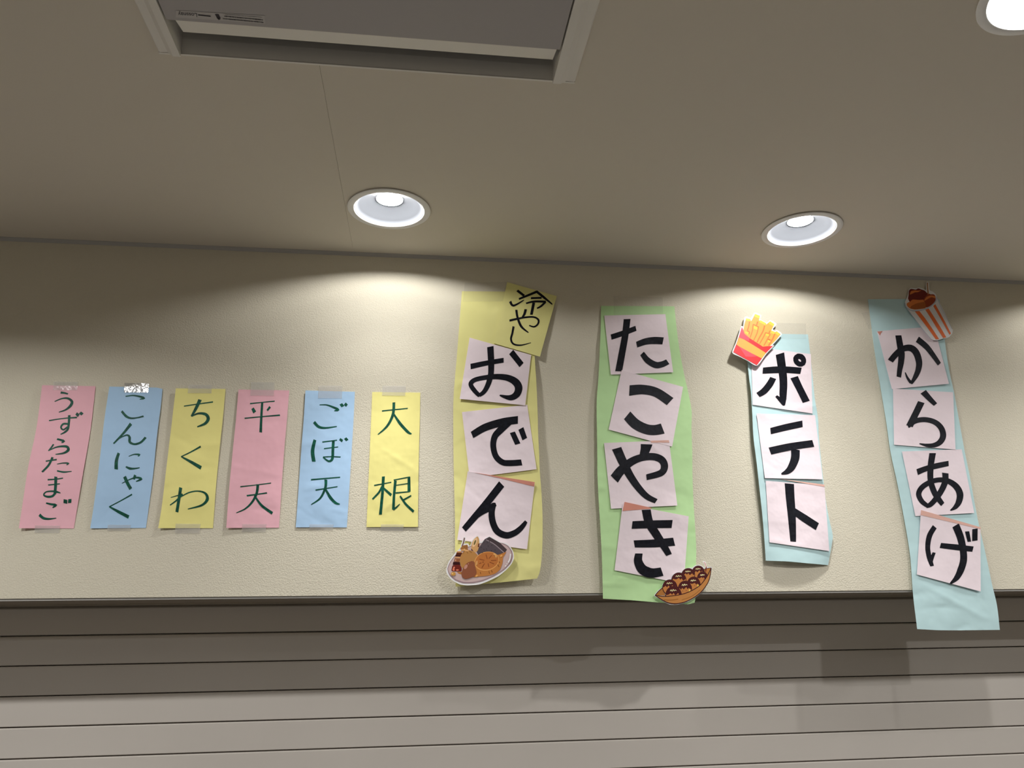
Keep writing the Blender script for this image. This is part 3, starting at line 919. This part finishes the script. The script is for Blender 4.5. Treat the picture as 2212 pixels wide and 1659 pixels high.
tape([C_(352, 50), C_(800, 42), C_(780, 240), C_(330, 245)], OD, C_(0, 142)[1], 1, TAPE_WIDE, b1)
K_ = crop(950, 1140, 11.85)
L_OUT = (55, 12, 18)
oden = [
 ('s', (150, 126, 130), [(195, 1050), (260, 880), (400, 700), (700, 500), (1000, 400), (1300, 372), (1600, 392), (1750, 462), (1850, 600), (1872, 740), (1820, 900), (1650, 1080), (1400, 1240), (1100, 1370), (850, 1422), (600, 1422), (400, 1352), (250, 1220)]),
 ('s', (192, 168, 166), [(215, 1050), (280, 885), (420, 710), (710, 520), (1005, 420), (1300, 392), (1580, 412), (1725, 480), (1820, 610), (1842, 740), (1790, 885), (1625, 1060), (1380, 1215), (1090, 1335), (850, 1385), (610, 1385), (420, 1320), (270, 1200)]),
 ('s', (170, 112, 58), [(440, 1130), (560, 1130), (600, 1190), (540, 1195), (480, 1175)]),
 ('p', (80, 70, 76), [(935, 605), (1150, 292), (1272, 232), (1540, 385), (1722, 560), (1650, 668), (1500, 700), (1200, 720), (1000, 720)]),
 ('p', (66, 54, 58), [(1180, 300), (1272, 232), (1540, 385), (1722, 560), (1650, 640), (1400, 440)]),
 ('l', (150, 136, 142), 20, [(1182, 306), (1262, 342)]), ('l', (150, 136, 142), 20, [(1282, 354), (1420, 440), (1645, 636)]),
 ('s', (200, 152, 98), [(805, 560), (815, 410), (880, 290), (965, 222), (1003, 290), (1010, 420), (975, 580), (910, 632), (850, 590)]),
 ('s', (225, 186, 142), ell(898, 375, 48, 120, 22)), ('s', (112, 98, 55), ell(898, 378, 22, 70, 20)),
 ('p', (95, 45, 25), [(985, 400), (1015, 410), (1010, 500), (970, 490)]), ('p', (95, 45, 25), [(805, 530), (850, 575), (850, 592), (805, 575)]),
 ('l', (112, 76, 74), 26, [(632, 255), (605, 380), (565, 480)]),
 ('p', (196, 140, 92), [(440, 600), (560, 600), (560, 640), (425, 640)]),
 ('p', (82, 30, 12), [(432, 635), (575, 638), (545, 742), (395, 735)]), ('p', (55, 10, 10), [(405, 700), (550, 705), (542, 745), (393, 735)]),
 ('p', (205, 150, 105), [(393, 738), (530, 745), (525, 782), (380, 776)]), ('p', (140, 85, 55), [(382, 784), (515, 788), (500, 884), (365, 862)]), ('p', (205, 150, 120), [(400, 800), (415, 800), (420, 858), (392, 855)]),
 ('p', (48, 4, 8), [(345, 872), (515, 878), (525, 960), (332, 945)]),
 ('s', (105, 28, 18), [(298, 1085), (330, 965), (420, 950), (515, 955), (562, 1050), (545, 1112), (420, 1115), (330, 1112)]),
 ('l', (218, 125, 98), 38, [(375, 1000), (350, 1055), (345, 1080), (378, 1075)]), ('s', (218, 125, 98), ell(450, 1082, 38, 16)),
 ('p', (152, 102, 56), [(525, 525), (585, 458), (640, 445), (700, 432), (722, 470), (712, 540), (738, 590), (600, 600), (540, 570)]),
 ('l', (112, 70, 32), 10, [(645, 470), (640, 530)]), ('l', (112, 70, 32), 10, [(685, 460), (680, 530)]),
 ('s', (174, 124, 68), [(512, 840), (535, 720), (610, 610), (740, 572), (860, 605), (950, 680), (1000, 760), (960, 850), (890, 940), (720, 1010), (600, 1040), (540, 985)]),
 ('l', (216, 166, 110), 30, [(545, 575), (610, 570), (660, 575), (735, 590)]), ('l', (216, 166, 110), 26, [(620, 540), (690, 610)]),
 ('l', (120, 76, 36), 11, [(625, 605), (605, 660)]), ('l', (120, 76, 36), 11, [(680, 600), (720, 660)]), ('l', (120, 76, 36), 11, [(755, 590), (820, 640)]),
 ('s', (182, 118, 58), [(890, 950), (930, 1110), (860, 1262), (1000, 1250), (1200, 1232), (1400, 1182), (1540, 1070), (1605, 900), (1620, 760), (1700, 620), (1500, 690), (1200, 700)]),
 ('s', (210, 150, 84), ell(1200, 855, 322, 240, -14, 40)), ('s', (178, 108, 52), ell(1205, 848, 300, 218, -14, 40)),
]
for (a, b, c, d) in ((1185, 685, 1215, 800), (1330, 705, 1255, 790), (1010, 800, 1145, 835), (1310, 840, 1450, 832), (1275, 880, 1390, 925), (1235, 910, 1255, 1000), (1145, 915, 1075, 1025), (1010, 920, 1060, 895), (1090, 885, 1125, 870)):
    oden.append(('l', (138, 74, 34), 22, [(a, b), (c, d)]))
for (a, b, c, d) in ((1035, 1130, 1050, 1185), (1255, 1110, 1275, 1175), (1320, 1085, 1345, 1140), (1480, 940, 1520, 1000), (1510, 860, 1540, 900)):
    oden.append(('l', (120, 66, 30), 14, [(a, b), (c, d)]))
oden += [('l', (212, 160, 96), 40, [(1375, 665), (1430, 700), (1440, 760)]), ('s', (206, 152, 92), ell(945, 900, 24, 60, 8)), ('s', (222, 160, 88), ell(1572, 720, 34, 24, -30)), ('s', (226, 164, 90), ell(945, 1230, 34, 22, -25)),
 ('s', (134, 78, 52), [(558, 1150), (610, 1010), (700, 900), (820, 852), (893, 880), (900, 965), (942, 1145), (880, 1240), (760, 1290), (650, 1310), (570, 1255)]),
 ('s', (184, 134, 118), ell(665, 1000, 36, 66, 32)), ('s', (184, 134, 118), ell(732, 925, 12, 14)), ('s', (190, 138, 66), ell(345, 1180, 62, 48)), ('s', (222, 184, 120), ell(325, 1172, 22, 18)),
 ('l', (228, 230, 236), 30, [(1812, 665), (1795, 790), (1750, 890)]), ('s', (228, 230, 236), ell(1720, 925, 12, 12)), ('l', (228, 230, 236), 20, [(1668, 992), (1702, 962)])]
for (x, y) in ((1130, 380), (1215, 380), (1130, 550), (1195, 545), (1320, 590), (1415, 570), (1060, 500), (1330, 450), (1090, 640), (1240, 470), (1010, 670)):
    oden.append(('p', (36, 28, 36), ell(x, y, 11, 10, 0, 8)))
cutout(b1, K_, 11.85, [(165, 1070), (230, 870), (395, 640), (520, 520), (555, 400), (600, 262), (660, 232), (655, 330), (625, 405), (720, 405), (770, 470), (800, 400), (850, 285), (960, 200), (1020, 260), (1040, 365), (1120, 320), (1272, 220), (1540, 360), (1700, 395), (1800, 480), (1882, 620), (1897, 780), (1840, 920), (1700, 1080), (1500, 1240), (1200, 1385), (980, 1458), (700, 1476), (500, 1446), (300, 1330), (185, 1180)],
       oden, (0.0215, 0.0235, 0.00002), 1.15, 'printed plate of simmered daikon, egg and skewers')

# ------------------------------------------------------------------ banner two: green
h2 = Hang(pp(E_, (135, 98), (128, 400), (110, 800), (90, 1080), (93, 1400)) + pp(F_, (93, 100), (95, 300), (105, 520), (125, 850), (140, 1150), (150, 1535)),
          pp(E_, (885, 102), (905, 300), (940, 560), (985, 800), (1030, 1000), (1062, 1180), (1060, 1350)) + pp(F_, (1038, 60), (1040, 300), (1052, 600), (1065, 800), (1078, 1050), (1075, 1200), (1075, 1480), (1060, 1592)),
          [(0, E_(0, 98)[1]), (1, E_(0, 102)[1])], [(0, F_(0, 1535)[1]), (.3, F_(0, 1550)[1]), (.6, F_(0, 1573)[1]), (.93, F_(0, 1592)[1]), (1, F_(0, 1575)[1])],
          [(0, 2, 2, 2), (.15, 5, 3.5, 3), (.4, 10, 7, 7), (.55, 11, 8, 5), (.8, 11, 10, 6), (1, 10, 9, 8)], 5, 0.7, rf=16,
          folds=[(*F_(1040, 110), *F_(900, 150), 0.8, 6), (*F_(100, 435), *F_(190, 440), 0.8, 5), (*F_(130, 1030), *F_(330, 1010), 0.7, 6), (*E_(95, 1460), *E_(170, 1455), 0.6, 5)])
b2 = empty('menu_banner', wp(1400, 1300), 'light green paper banner carrying four pale cards and printed octopus balls', 'banner', GRP)
h2.sheet('backing_paper', LGREEN, b2)
q_ta = card(b2, pp(E_, (167, 197), (793, 183), (873, 778), (235, 802)), h2.D, 1.3, [
    ([54, 54, 52], [(238, 418), (360, 378), (492, 328)]), ([68, 66, 68, 70], [(402, 233), (382, 400), (348, 590), (315, 768)]),
    ([58, 66, 74, 72], [(500, 495), (590, 463), (680, 453), (770, 456)]), ([50, 62, 66, 62, 56], [(555, 585), (610, 655), (690, 702), (755, 698), (818, 670)])], E_, 4.74, 41, 0.8)
q_ko = card(b2, pp(E_, (345, 755), (975, 928), (862, 1540), (212, 1365)), h2.D, 1.4, [
    ([108, 98, 96, 100], [(425, 965), (560, 955), (700, 985), (842, 1078)]), ([100, 106, 104, 104, 108], [(402, 1218), (485, 1305), (590, 1358), (680, 1370), (766, 1354)])], E_, 4.74, 42, 1.2, lifttop=1.3)
q_ya = card(b2, [E_(165, 1502), E_(830, 1475), F_(890, 608), F_(230, 640)], h2.D, 1.4, [
    ([100, 92, 80, 72, 72, 74, 72, 66, 56], [(262, 345), (325, 262), (420, 180), (530, 132), (650, 122), (735, 155), (762, 222), (725, 285), (583, 327)]),
    ([118, 96, 72], t3(E_, (600, 1515)) + t3(F_, (572, 50), (548, 120))), ([94, 88, 76, 68, 60, 48], [(286, 38), (350, 180), (425, 320), (510, 440), (590, 520), (680, 565)])], F_, 4.6067, 43, 1.6, lifttop=1.7,
    coral=[E_(640, 1479), E_(828, 1473), E_(834, 1498), E_(650, 1500), 1])
q_ki = card(b2, pp(F_, (345, 590), (1003, 715), (955, 1388), (265, 1252)), h2.D, 1.5, [
    ([76, 78, 80], [(440, 802), (640, 795), (838, 792)]), ([70, 80, 82], [(462, 990), (660, 985), (858, 968)]), ([88, 86, 82, 72, 58], [(580, 650), (610, 780), (680, 895), (755, 1010), (808, 1100)]),
    ([72, 84, 98, 102, 94, 86], [(508, 1085), (500, 1160), (535, 1235), (590, 1270), (650, 1280), (738, 1266)])], F_, 4.6067, 44, 1.0, lifttop=2.1,
    coral=[F_(365, 572), F_(640, 632), F_(622, 640), F_(345, 662), 1])
tape([E_(262, 0), E_(765, 12), E_(770, 205), E_(265, 195)], h2.D, E_(0, 100)[1], 1, TAPE_WIDE, b2)
T_ = crop(1400, 1200, 13.827)
tako = [('p', (160, 104, 48), [(212, 1190), (425, 965), (470, 1060), (520, 1200)]), ('p', (176, 118, 58), [(1670, 420), (1885, 368), (1780, 600), (1690, 600)]),
        ('l', L_OUT, 24, [(212, 1190), (300, 1080), (428, 965)]), ('l', L_OUT, 20, [(1660, 415), (1780, 382), (1885, 370)])]
def ball(cx, cy, r, sy=1.0, mess=0, low=None):
    hi = low or cy + r
    out = [(x, min(y, hi)) for x, y in ell(cx, cy, r, r * sy, 0, 30)]
    inn = [(x, min(y, hi)) for x, y in ell(cx, cy, r - 20, (r - 20) * sy, 0, 30)]
    L = [('p', L_OUT, out), ('p', (182, 118, 60), inn)]
    top = [(cx + (r - 8) * math.cos(math.pi + math.pi * i / 12), cy + (r - 8) * sy * math.sin(math.pi + math.pi * i / 12)) for i in range(13)]
    dr = [0.05, 0.0, -0.12, 0.12, -0.16, 0.06, 0.18, -0.08, 0.14, -0.1, 0.0]
    bot = [(cx + r * 0.93 - i * r * 1.86 / 10, cy - r * 0.02 + r * (dr[(i + mess) % 11]) - r * 0.18 * (1 - abs(i - 5) / 5)) for i in range(11)]
    L.append(('p', (68, 14, 16), top + bot))
    z = [(-.42, -.42), (-.3, -.62), (-.18, -.4), (-.05, -.66), (.06, -.45), (.18, -.6), (.34, -.48)]
    L.append(('l', (238, 218, 165), 17, [(cx + a * r, cy + b * r * sy + (i % 2) * 8) for i, (a, b) in enumerate(z)]))
    return L
for b_ in ((1500, 500, 190, 1.05, 0), (1200, 580, 205, 1.0, 2), (920, 730, 225, 1.0, 4), (650, 950, 225, 1.05, 1), (1630, 690, 170, 1.25, 3), (1360, 870, 205, 1.18, 5), (1100, 1010, 212, 1.22, 0), (762, 1180, 242, 1.12, 2)):
    tako += ball(*b_)
    cx, cy, r = b_[:3]
    if cy > 860 or cx > 1600:
        tako += [('l', L_OUT, 15, [(cx - r * .35, cy + r * .2), (cx - r * .28, cy + r * .28)]), ('l', L_OUT, 15, [(cx + r * .15, cy + r * .1), (cx + r * .2, cy + r * .2)])]
        if cx < 1600:
            tako.append(('p', (220, 200, 90), [(cx + r * .58, cy + r * .0), (cx + r * .72, cy - r * .05), (cx + r * .74, cy + r * .35), (cx + r * .55, cy + r * .4)]))
hull = [(212, 1190), (400, 1218), (600, 1218), (800, 1195), (1000, 1160), (1200, 1095), (1390, 1000), (1560, 880), (1680, 740), (1780, 590), (1885, 368), (1862, 560), (1810, 760), (1720, 920), (1600, 1070), (1450, 1200), (1270, 1310), (1100, 1385), (960, 1420), (820, 1438), (690, 1428), (560, 1395), (380, 1300)]
tako += [('p', (178, 120, 62), hull), ('l', (140, 86, 34), 26, [(470, 1325), (700, 1330), (900, 1300)]), ('l', (140, 86, 34), 16, [(1000, 1330), (1300, 1220), (1560, 1020)]),
         ('l', L_OUT, 24, hull[:11]), ('l', L_OUT, 24, [hull[10]] + hull[11:] + [hull[0]]),
         ('l', (235, 228, 225), 44, [(1650, 185), (1700, 235), (1735, 330)]), ('l', (205, 138, 128), 22, [(1665, 195), (1708, 250), (1738, 340)]), ('l', (110, 30, 30), 24, [(1738, 335), (1735, 400), (1720, 480)])]
cutout(b2, T_, 13.827, [(180, 1195), (300, 1040), (420, 950), (432, 860), (560, 722), (680, 690), (740, 560), (900, 490), (980, 500), (1080, 400), (1250, 358), (1310, 365), (1400, 298), (1530, 276), (1640, 330), (1690, 372), (1722, 345), (1690, 265), (1632, 190), (1660, 160), (1712, 190), (1770, 335), (1902, 345), (1893, 440), (1850, 650), (1740, 920), (1500, 1190), (1200, 1378), (900, 1464), (650, 1466), (450, 1375), (290, 1270)],
       tako, (0.0135, 0.0150, 0.0), 1.2, 'printed boat of eight sauced octopus balls')

# ------------------------------------------------------------------ banner three: pale blue, short
h3 = Hang(pp(G_, (262, 330), (300, 660), (320, 850), (345, 1050), (360, 1300)) + pp(H_, (350, 20), (385, 300), (420, 620), (450, 900), (475, 1200), (488, 1405)),
          pp(G_, (1025, 345), (1045, 520), (1065, 700), (1085, 900), (1105, 1100), (1145, 1350)) + pp(H_, (1082, 20), (1105, 250), (1135, 520), (1165, 760), (1200, 950), (1238, 1120), (1232, 1200), (1187, 1452)),
          [(0, G_(0, 330)[1]), (1, G_(0, 345)[1])], [(0, H_(0, 1405)[1]), (.36, H_(0, 1414)[1]), (.66, H_(0, 1434)[1]), (1, H_(0, 1455)[1])],
          [(0, 2, 2, 2), (.12, 10, 5, 2), (.3, 15, 8, 3), (.6, 15, 9, 4), (.85, 12, 11, 5), (1, 12, 15, 3)], 7, 0.55, rf=9)
b3 = empty('menu_banner', wp(1720, 1215), 'short pale blue paper banner carrying three pale cards, fries picture at its top', 'banner', GRP)
h3.sheet('backing_paper', LBLUE, b3)
q_po = card(b3, [G_(345, 488), G_(1060, 580), G_(1080, 1290), G_(365, 1185)], h3.D, 1.3, [
    ([72, 82, 78, 76], [(485, 778), (640, 768), (790, 768), (942, 780)]), ([104, 100, 94, 92, 88, 76, 22], [(690, 575), (708, 700), (728, 850), (732, 960), (728, 1060), (730, 1120), (738, 1196)]), ([26, 46, 40], [(645, 1080), (690, 1122), (735, 1180)]),
    ([74, 80, 78, 62], [(610, 865), (565, 945), (500, 1022), (428, 1068)]), ([92, 84, 84, 86], [(860, 855), (915, 970), (960, 1060), (1005, 1150)]),
    ([64, 66, 62, 60, 60, 60, 64, 64, 64], [(905, 606), (945, 612), (972, 650), (965, 690), (925, 700), (888, 672), (880, 632), (905, 606), (945, 612)])], G_, 5.53, 51, 1.0)
q_te = card(b3, [G_(410, 1290), G_(1110, 1310), H_(1125, 495), H_(478, 480)], lambda x, y: h3.D(x, y) + 0.0006, 1.4, [
    ([70, 74, 72], t3(G_, (578, 1500), (760, 1455), (960, 1412))), ([84, 82, 78], t3(H_, (535, 178), (760, 130), (1020, 92))), ([98, 96, 84, 60, 14], t3(H_, (820, 160), (816, 260), (775, 360), (725, 410), (662, 434)))], H_, 5.183, 52, 2.2)
q_to = card(b3, pp(H_, (487, 510), (1145, 562), (1200, 1298), (530, 1200)), lambda x, y: h3.D(x, y) + 0.0004, 1.3, [
    ([104, 98, 90, 78, 62], [(752, 543), (762, 700), (778, 880), (788, 1040), (796, 1192)]), ([70, 84, 84], [(795, 845), (920, 930), (1066, 1024)])], H_, 5.183, 53, 1.0, lifttop=0.4,
    coral=[H_(640, 488), H_(1145, 553), H_(1146, 578), H_(700, 500), 1])
tape([G_(560, 205), G_(1000, 215), G_(1005, 400), G_(560, 395)], h3.D, G_(0, 340)[1], 1, TAPE_WIDE, b3)
M_ = crop(1570, 665, 12.29)
OR, TIP, GP, RED, RED2, BAND = (250, 172, 84), (252, 206, 80), (232, 128, 66), (238, 52, 58), (242, 84, 100), (250, 176, 82)
fries = [('p', OR, [(440, 600), (470, 430), (515, 278), (625, 300), (640, 352), (665, 330), (750, 160), (882, 212), (852, 330), (1042, 408), (1050, 442), (1150, 358), (1264, 430), (1180, 600), (1290, 642), (1325, 622), (1428, 700), (1330, 830), (1150, 1012), (940, 1040), (600, 850), (480, 720)])]
for P in ([(515, 277), (627, 300), (618, 356), (503, 332)], [(750, 160), (882, 212), (866, 284), (732, 230)], [(890, 325), (1042, 405), (1022, 456), (862, 380)], [(1150, 358), (1264, 430), (1238, 490), (1108, 420)],
          [(720, 465), (822, 515), (806, 592), (705, 545)], [(1050, 668), (1130, 710), (1112, 760), (1030, 725)], [(1100, 850), (1168, 880), (1150, 924), (1084, 890)], [(475, 618), (578, 650), (560, 722), (482, 662)], [(1180, 608), (1290, 645), (1262, 702), (1160, 662)], [(1322, 625), (1426, 700), (1375, 735), (1290, 682)]):
    fries.append(('p', TIP, P))
for wd, P in ((30, [(605, 365), (580, 500), (545, 605)]), (26, [(545, 610), (600, 640), (590, 700)]), (26, [(700, 435), (680, 600), (620, 790)]), (26, [(840, 505), (800, 680), (710, 870)]), (34, [(820, 365), (790, 470)]), (24, [(698, 436), (770, 470), (852, 510)]),
              (34, [(1005, 470), (960, 620), (860, 800), (805, 915)]), (28, [(1150, 605), (1120, 670)]), (26, [(1030, 655), (960, 800), (870, 955)]), (24, [(1028, 655), (1130, 690), (1150, 705)]), (28, [(1150, 705), (1080, 830), (985, 1000)]), (36, [(1275, 690), (1210, 840), (1110, 1000)]), (24, [(1100, 826), (1175, 860)])):
    fries.append(('l', GP, wd, P))
fries += [('p', RED, [(400, 512), (432, 570), (470, 690), (520, 745), (600, 800), (720, 878), (850, 960), (955, 1030), (1080, 1018), (1225, 1010), (1035, 1200), (800, 1520), (480, 1345), (175, 1172), (250, 970), (320, 775)]),
          ('p', RED2, [(400, 512), (432, 570), (470, 690), (600, 800), (590, 880), (470, 840), (320, 780)]), ('p', RED2, [(330, 1030), (620, 1180), (800, 1290), (650, 1300), (500, 1290)]),
          ('p', BAND, [(322, 785), (470, 845), (700, 985), (1040, 1198), (928, 1342), (650, 1200), (330, 1025), (252, 972)])]
cutout(b3, M_, 12.29, [(140, 1190), (250, 900), (380, 492), (432, 498), (445, 380), (472, 250), (540, 230), (640, 270), (740, 122), (920, 200), (885, 300), (1070, 390), (1150, 322), (1322, 425), (1225, 560), (1280, 612), (1330, 588), (1462, 700), (1220, 985), (1262, 1000), (1060, 1210), (805, 1535), (550, 1405), (350, 1300)],
       fries, (0.0065, 0.0185, -0.00002), 1.0, 'printed red and orange carton of fries')

# ------------------------------------------------------------------ banner four: pale blue, long
h4 = Hang(pp(I_, (108, 202), (140, 450), (170, 680), (230, 1050), (280, 1350), (322, 1640)) + pp(J_, (230, 330), (290, 640), (340, 950), (365, 1280), (400, 1575)),
          pp(I_, (780, 205), (830, 560), (850, 720), (880, 900), (920, 1080), (960, 1300), (1022, 1640)) + pp(J_, (850, 280), (890, 500), (925, 680), (960, 830), (1000, 1010), (1040, 1200), (1080, 1370), (1105, 1582)),
          [(0, I_(0, 202)[1]), (.5, I_(0, 200)[1]), (1, I_(0, 205)[1])], [(0, J_(0, 1575)[1]), (.25, J_(0, 1585)[1]), (.5, J_(0, 1586)[1]), (1, J_(0, 1582)[1])],
          [(0, 1.5, 2, 3), (.2, 4, 3, 4), (.45, 6, 4, 5), (.7, 6, 5, 5), (.87, 7, 7, 5), (1, 9, 9, 7)], 9, 0.7, rf=12,
          folds=[(*J_(440, 1190), *J_(1010, 1500), 2.0, 8), (*J_(680, 1590), *J_(860, 1540), -1.4, 8), (*J_(860, 1300), *J_(940, 1310), 0.9, 6), (*J_(330, 890), *J_(470, 900), 0.5, 5), (*J_(470, 1260), *J_(600, 1380), 0.8, 8)])
b4 = empty('menu_banner', wp(2070, 1275), 'long pale blue paper banner carrying four pale cards, hanging over the shutter', 'banner', GRP)
h4.sheet('backing_paper', LBLUE, b4)
q_ka = card(b4, pp(I_, (195, 505), (735, 458), (873, 1000), (335, 1050)), h4.D, 1.3, [
    ([56, 60, 62, 56, 48, 42], [(395, 543), (412, 640), (425, 720), (420, 800), (408, 870), (400, 936)]), ([54, 56, 56, 62, 64, 60, 54, 46, 22], [(320, 785), (370, 725), (435, 672), (510, 662), (562, 705), (590, 790), (585, 860), (560, 925), (516, 1000)]),
    ([30, 22, 8], [(515, 990), (482, 945), (460, 892)]), ([58, 54, 46, 38], [(575, 580), (660, 650), (730, 740), (782, 815)])], I_, 4.3657, 61, 1.2,
    coral=[I_(195, 507), I_(245, 503), I_(226, 530), I_(224, 546), 1])
q_ra = card(b4, pp(I_, (345, 1045), (912, 1080), (935, 1620), (355, 1575)), lambda x, y: h4.D(x, y) + 0.0005, 1.4, [
    ([62, 50, 38], [(630, 1075), (690, 1140), (746, 1196)]), ([64, 62, 64], [(612, 1172), (560, 1280), (500, 1400)]), ([40, 48, 48, 50, 54, 58, 54, 44, 32, 8], [(485, 1400), (560, 1350), (650, 1338), (740, 1362), (800, 1418), (818, 1490), (790, 1548), (735, 1578), (665, 1580), (594, 1564)])], I_, 4.3657, 62, 1.0, lifttop=1.4)
q_a = card(b4, pp(J_, (270, 60), (780, 42), (887, 585), (385, 612)), h4.D, 1.5, [
    ([52, 46, 48, 44], [(400, 236), (480, 205), (570, 182), (668, 162)]), ([56, 52, 50, 50, 48, 38], [(532, 74), (515, 190), (515, 310), (545, 405), (580, 462), (618, 512)]),
    ([54, 52, 50, 46, 42, 30], [(640, 244), (638, 320), (600, 405), (550, 475), (510, 515), (478, 528)]), ([34, 42, 46, 46, 44, 42, 46, 54, 58, 52, 38, 8], [(490, 525), (440, 485), (413, 425), (440, 368), (510, 322), (590, 302), (670, 315), (735, 362), (765, 425), (755, 490), (725, 535), (682, 564)])], J_, 3.949, 63, 1.4, lifttop=1.3)
q_ge = card(b4, pp(J_, (432, 562), (940, 710), (942, 1255), (398, 1110)), h4.D, 1.4, [
    ([42, 46, 42, 42, 30], [(550, 702), (505, 780), (490, 880), (505, 970), (528, 1038)]), ([26, 30, 26], [(545, 922), (528, 965), (520, 1000)]), ([44, 50, 46], [(598, 862), (740, 878), (876, 893)]),
    ([64, 62, 58, 60, 58, 46, 12], [(728, 690), (768, 790), (792, 900), (795, 990), (770, 1075), (735, 1140), (682, 1188)]), ([36, 30], [(826, 742), (845, 830)]), ([46, 46], [(893, 720), (892, 822)])], J_, 3.949, 64, 2.2, lifttop=1.9,
    coral=[J_(434, 560), J_(940, 706), J_(942, 722), J_(430, 602), 1])
tape([I_(48, 330), I_(120, 320), I_(150, 480), I_(118, 485)], lambda x, y: 0.0025, 0, 1, TAPE_WIDE, b4)
N_ = crop(1940, 600, 11.057)
STR, CH1, CH2, CH3, CH4 = (190, 78, 34), (76, 16, 8), (150, 82, 34), (118, 60, 20), (102, 36, 8)
cup = [('s', CH4, [(300, 500), (400, 330), (600, 330), (850, 430), (870, 560), (700, 680), (500, 735), (300, 700)]), ('s', CH1, [(250, 420), (258, 310), (310, 265), (420, 283), (480, 255), (560, 280), (640, 310), (690, 370), (690, 440), (600, 515), (400, 535), (290, 585), (240, 500)]),
       ('s', CH2, [(280, 400), (310, 320), (400, 300), (470, 310), (560, 296), (480, 340), (400, 350), (340, 380)]),
       ('s', CH4, [(620, 500), (700, 405), (850, 396), (893, 450), (890, 560), (800, 655), (700, 705), (640, 700), (630, 600)]),
       ('s', CH2, [(625, 540), (680, 460), (780, 420), (885, 440), (885, 490), (800, 465), (720, 500), (640, 550)]),
       ('s', CH2, [(210, 610), (300, 560), (350, 520), (500, 530), (600, 528), (640, 600), (660, 720), (560, 745), (400, 760), (280, 732), (215, 670)]),
       ('s', CH3, [(310, 680), (420, 620), (540, 590), (640, 580), (660, 715), (540, 745), (400, 756), (300, 735)]),
       ('p', STR, [(400, 802), (510, 796), (640, 960), (800, 1190), (980, 1465), (900, 1472), (720, 1220), (540, 980)]), ('p', STR, [(650, 765), (730, 735), (850, 920), (1000, 1160), (1150, 1420), (1078, 1442), (900, 1160), (760, 930)]), ('p', STR, [(840, 675), (888, 630), (1000, 830), (1120, 1050), (1262, 1330), (1230, 1362), (1080, 1090), (960, 880)]),
       ('l', (128, 132, 142), 24, [(160, 600), (185, 690), (250, 750), (350, 785), (470, 785), (600, 762), (740, 705), (850, 620), (905, 540), (918, 450)]),
       ('l', (135, 138, 146), 10, [(918, 450), (1000, 650), (1130, 900), (1290, 1230)]), ('l', (135, 138, 146), 10, [(235, 765), (400, 985), (600, 1250), (785, 1450)]),
       ('l', (150, 118, 92), 34, [(700, 115), (705, 240), (722, 390)]), ('l', (110, 84, 62), 18, [(700, 120), (704, 240), (716, 385)])]
cutout(b4, N_, 11.057, [(158, 605), (195, 505), (232, 420), (248, 300), (300, 245), (430, 252), (500, 232), (600, 258), (668, 295), (664, 120), (698, 95), (735, 118), (745, 290), (830, 328), (900, 395), (960, 540), (1100, 800), (1250, 1150), (1303, 1240), (1292, 1330), (1210, 1420), (1080, 1450), (950, 1492), (850, 1486), (780, 1455), (600, 1235), (400, 965), (250, 785), (172, 690)],
       cup, (0.0060, 0.0085, 0.00004), 2.4, 'printed striped tub of fried chicken')
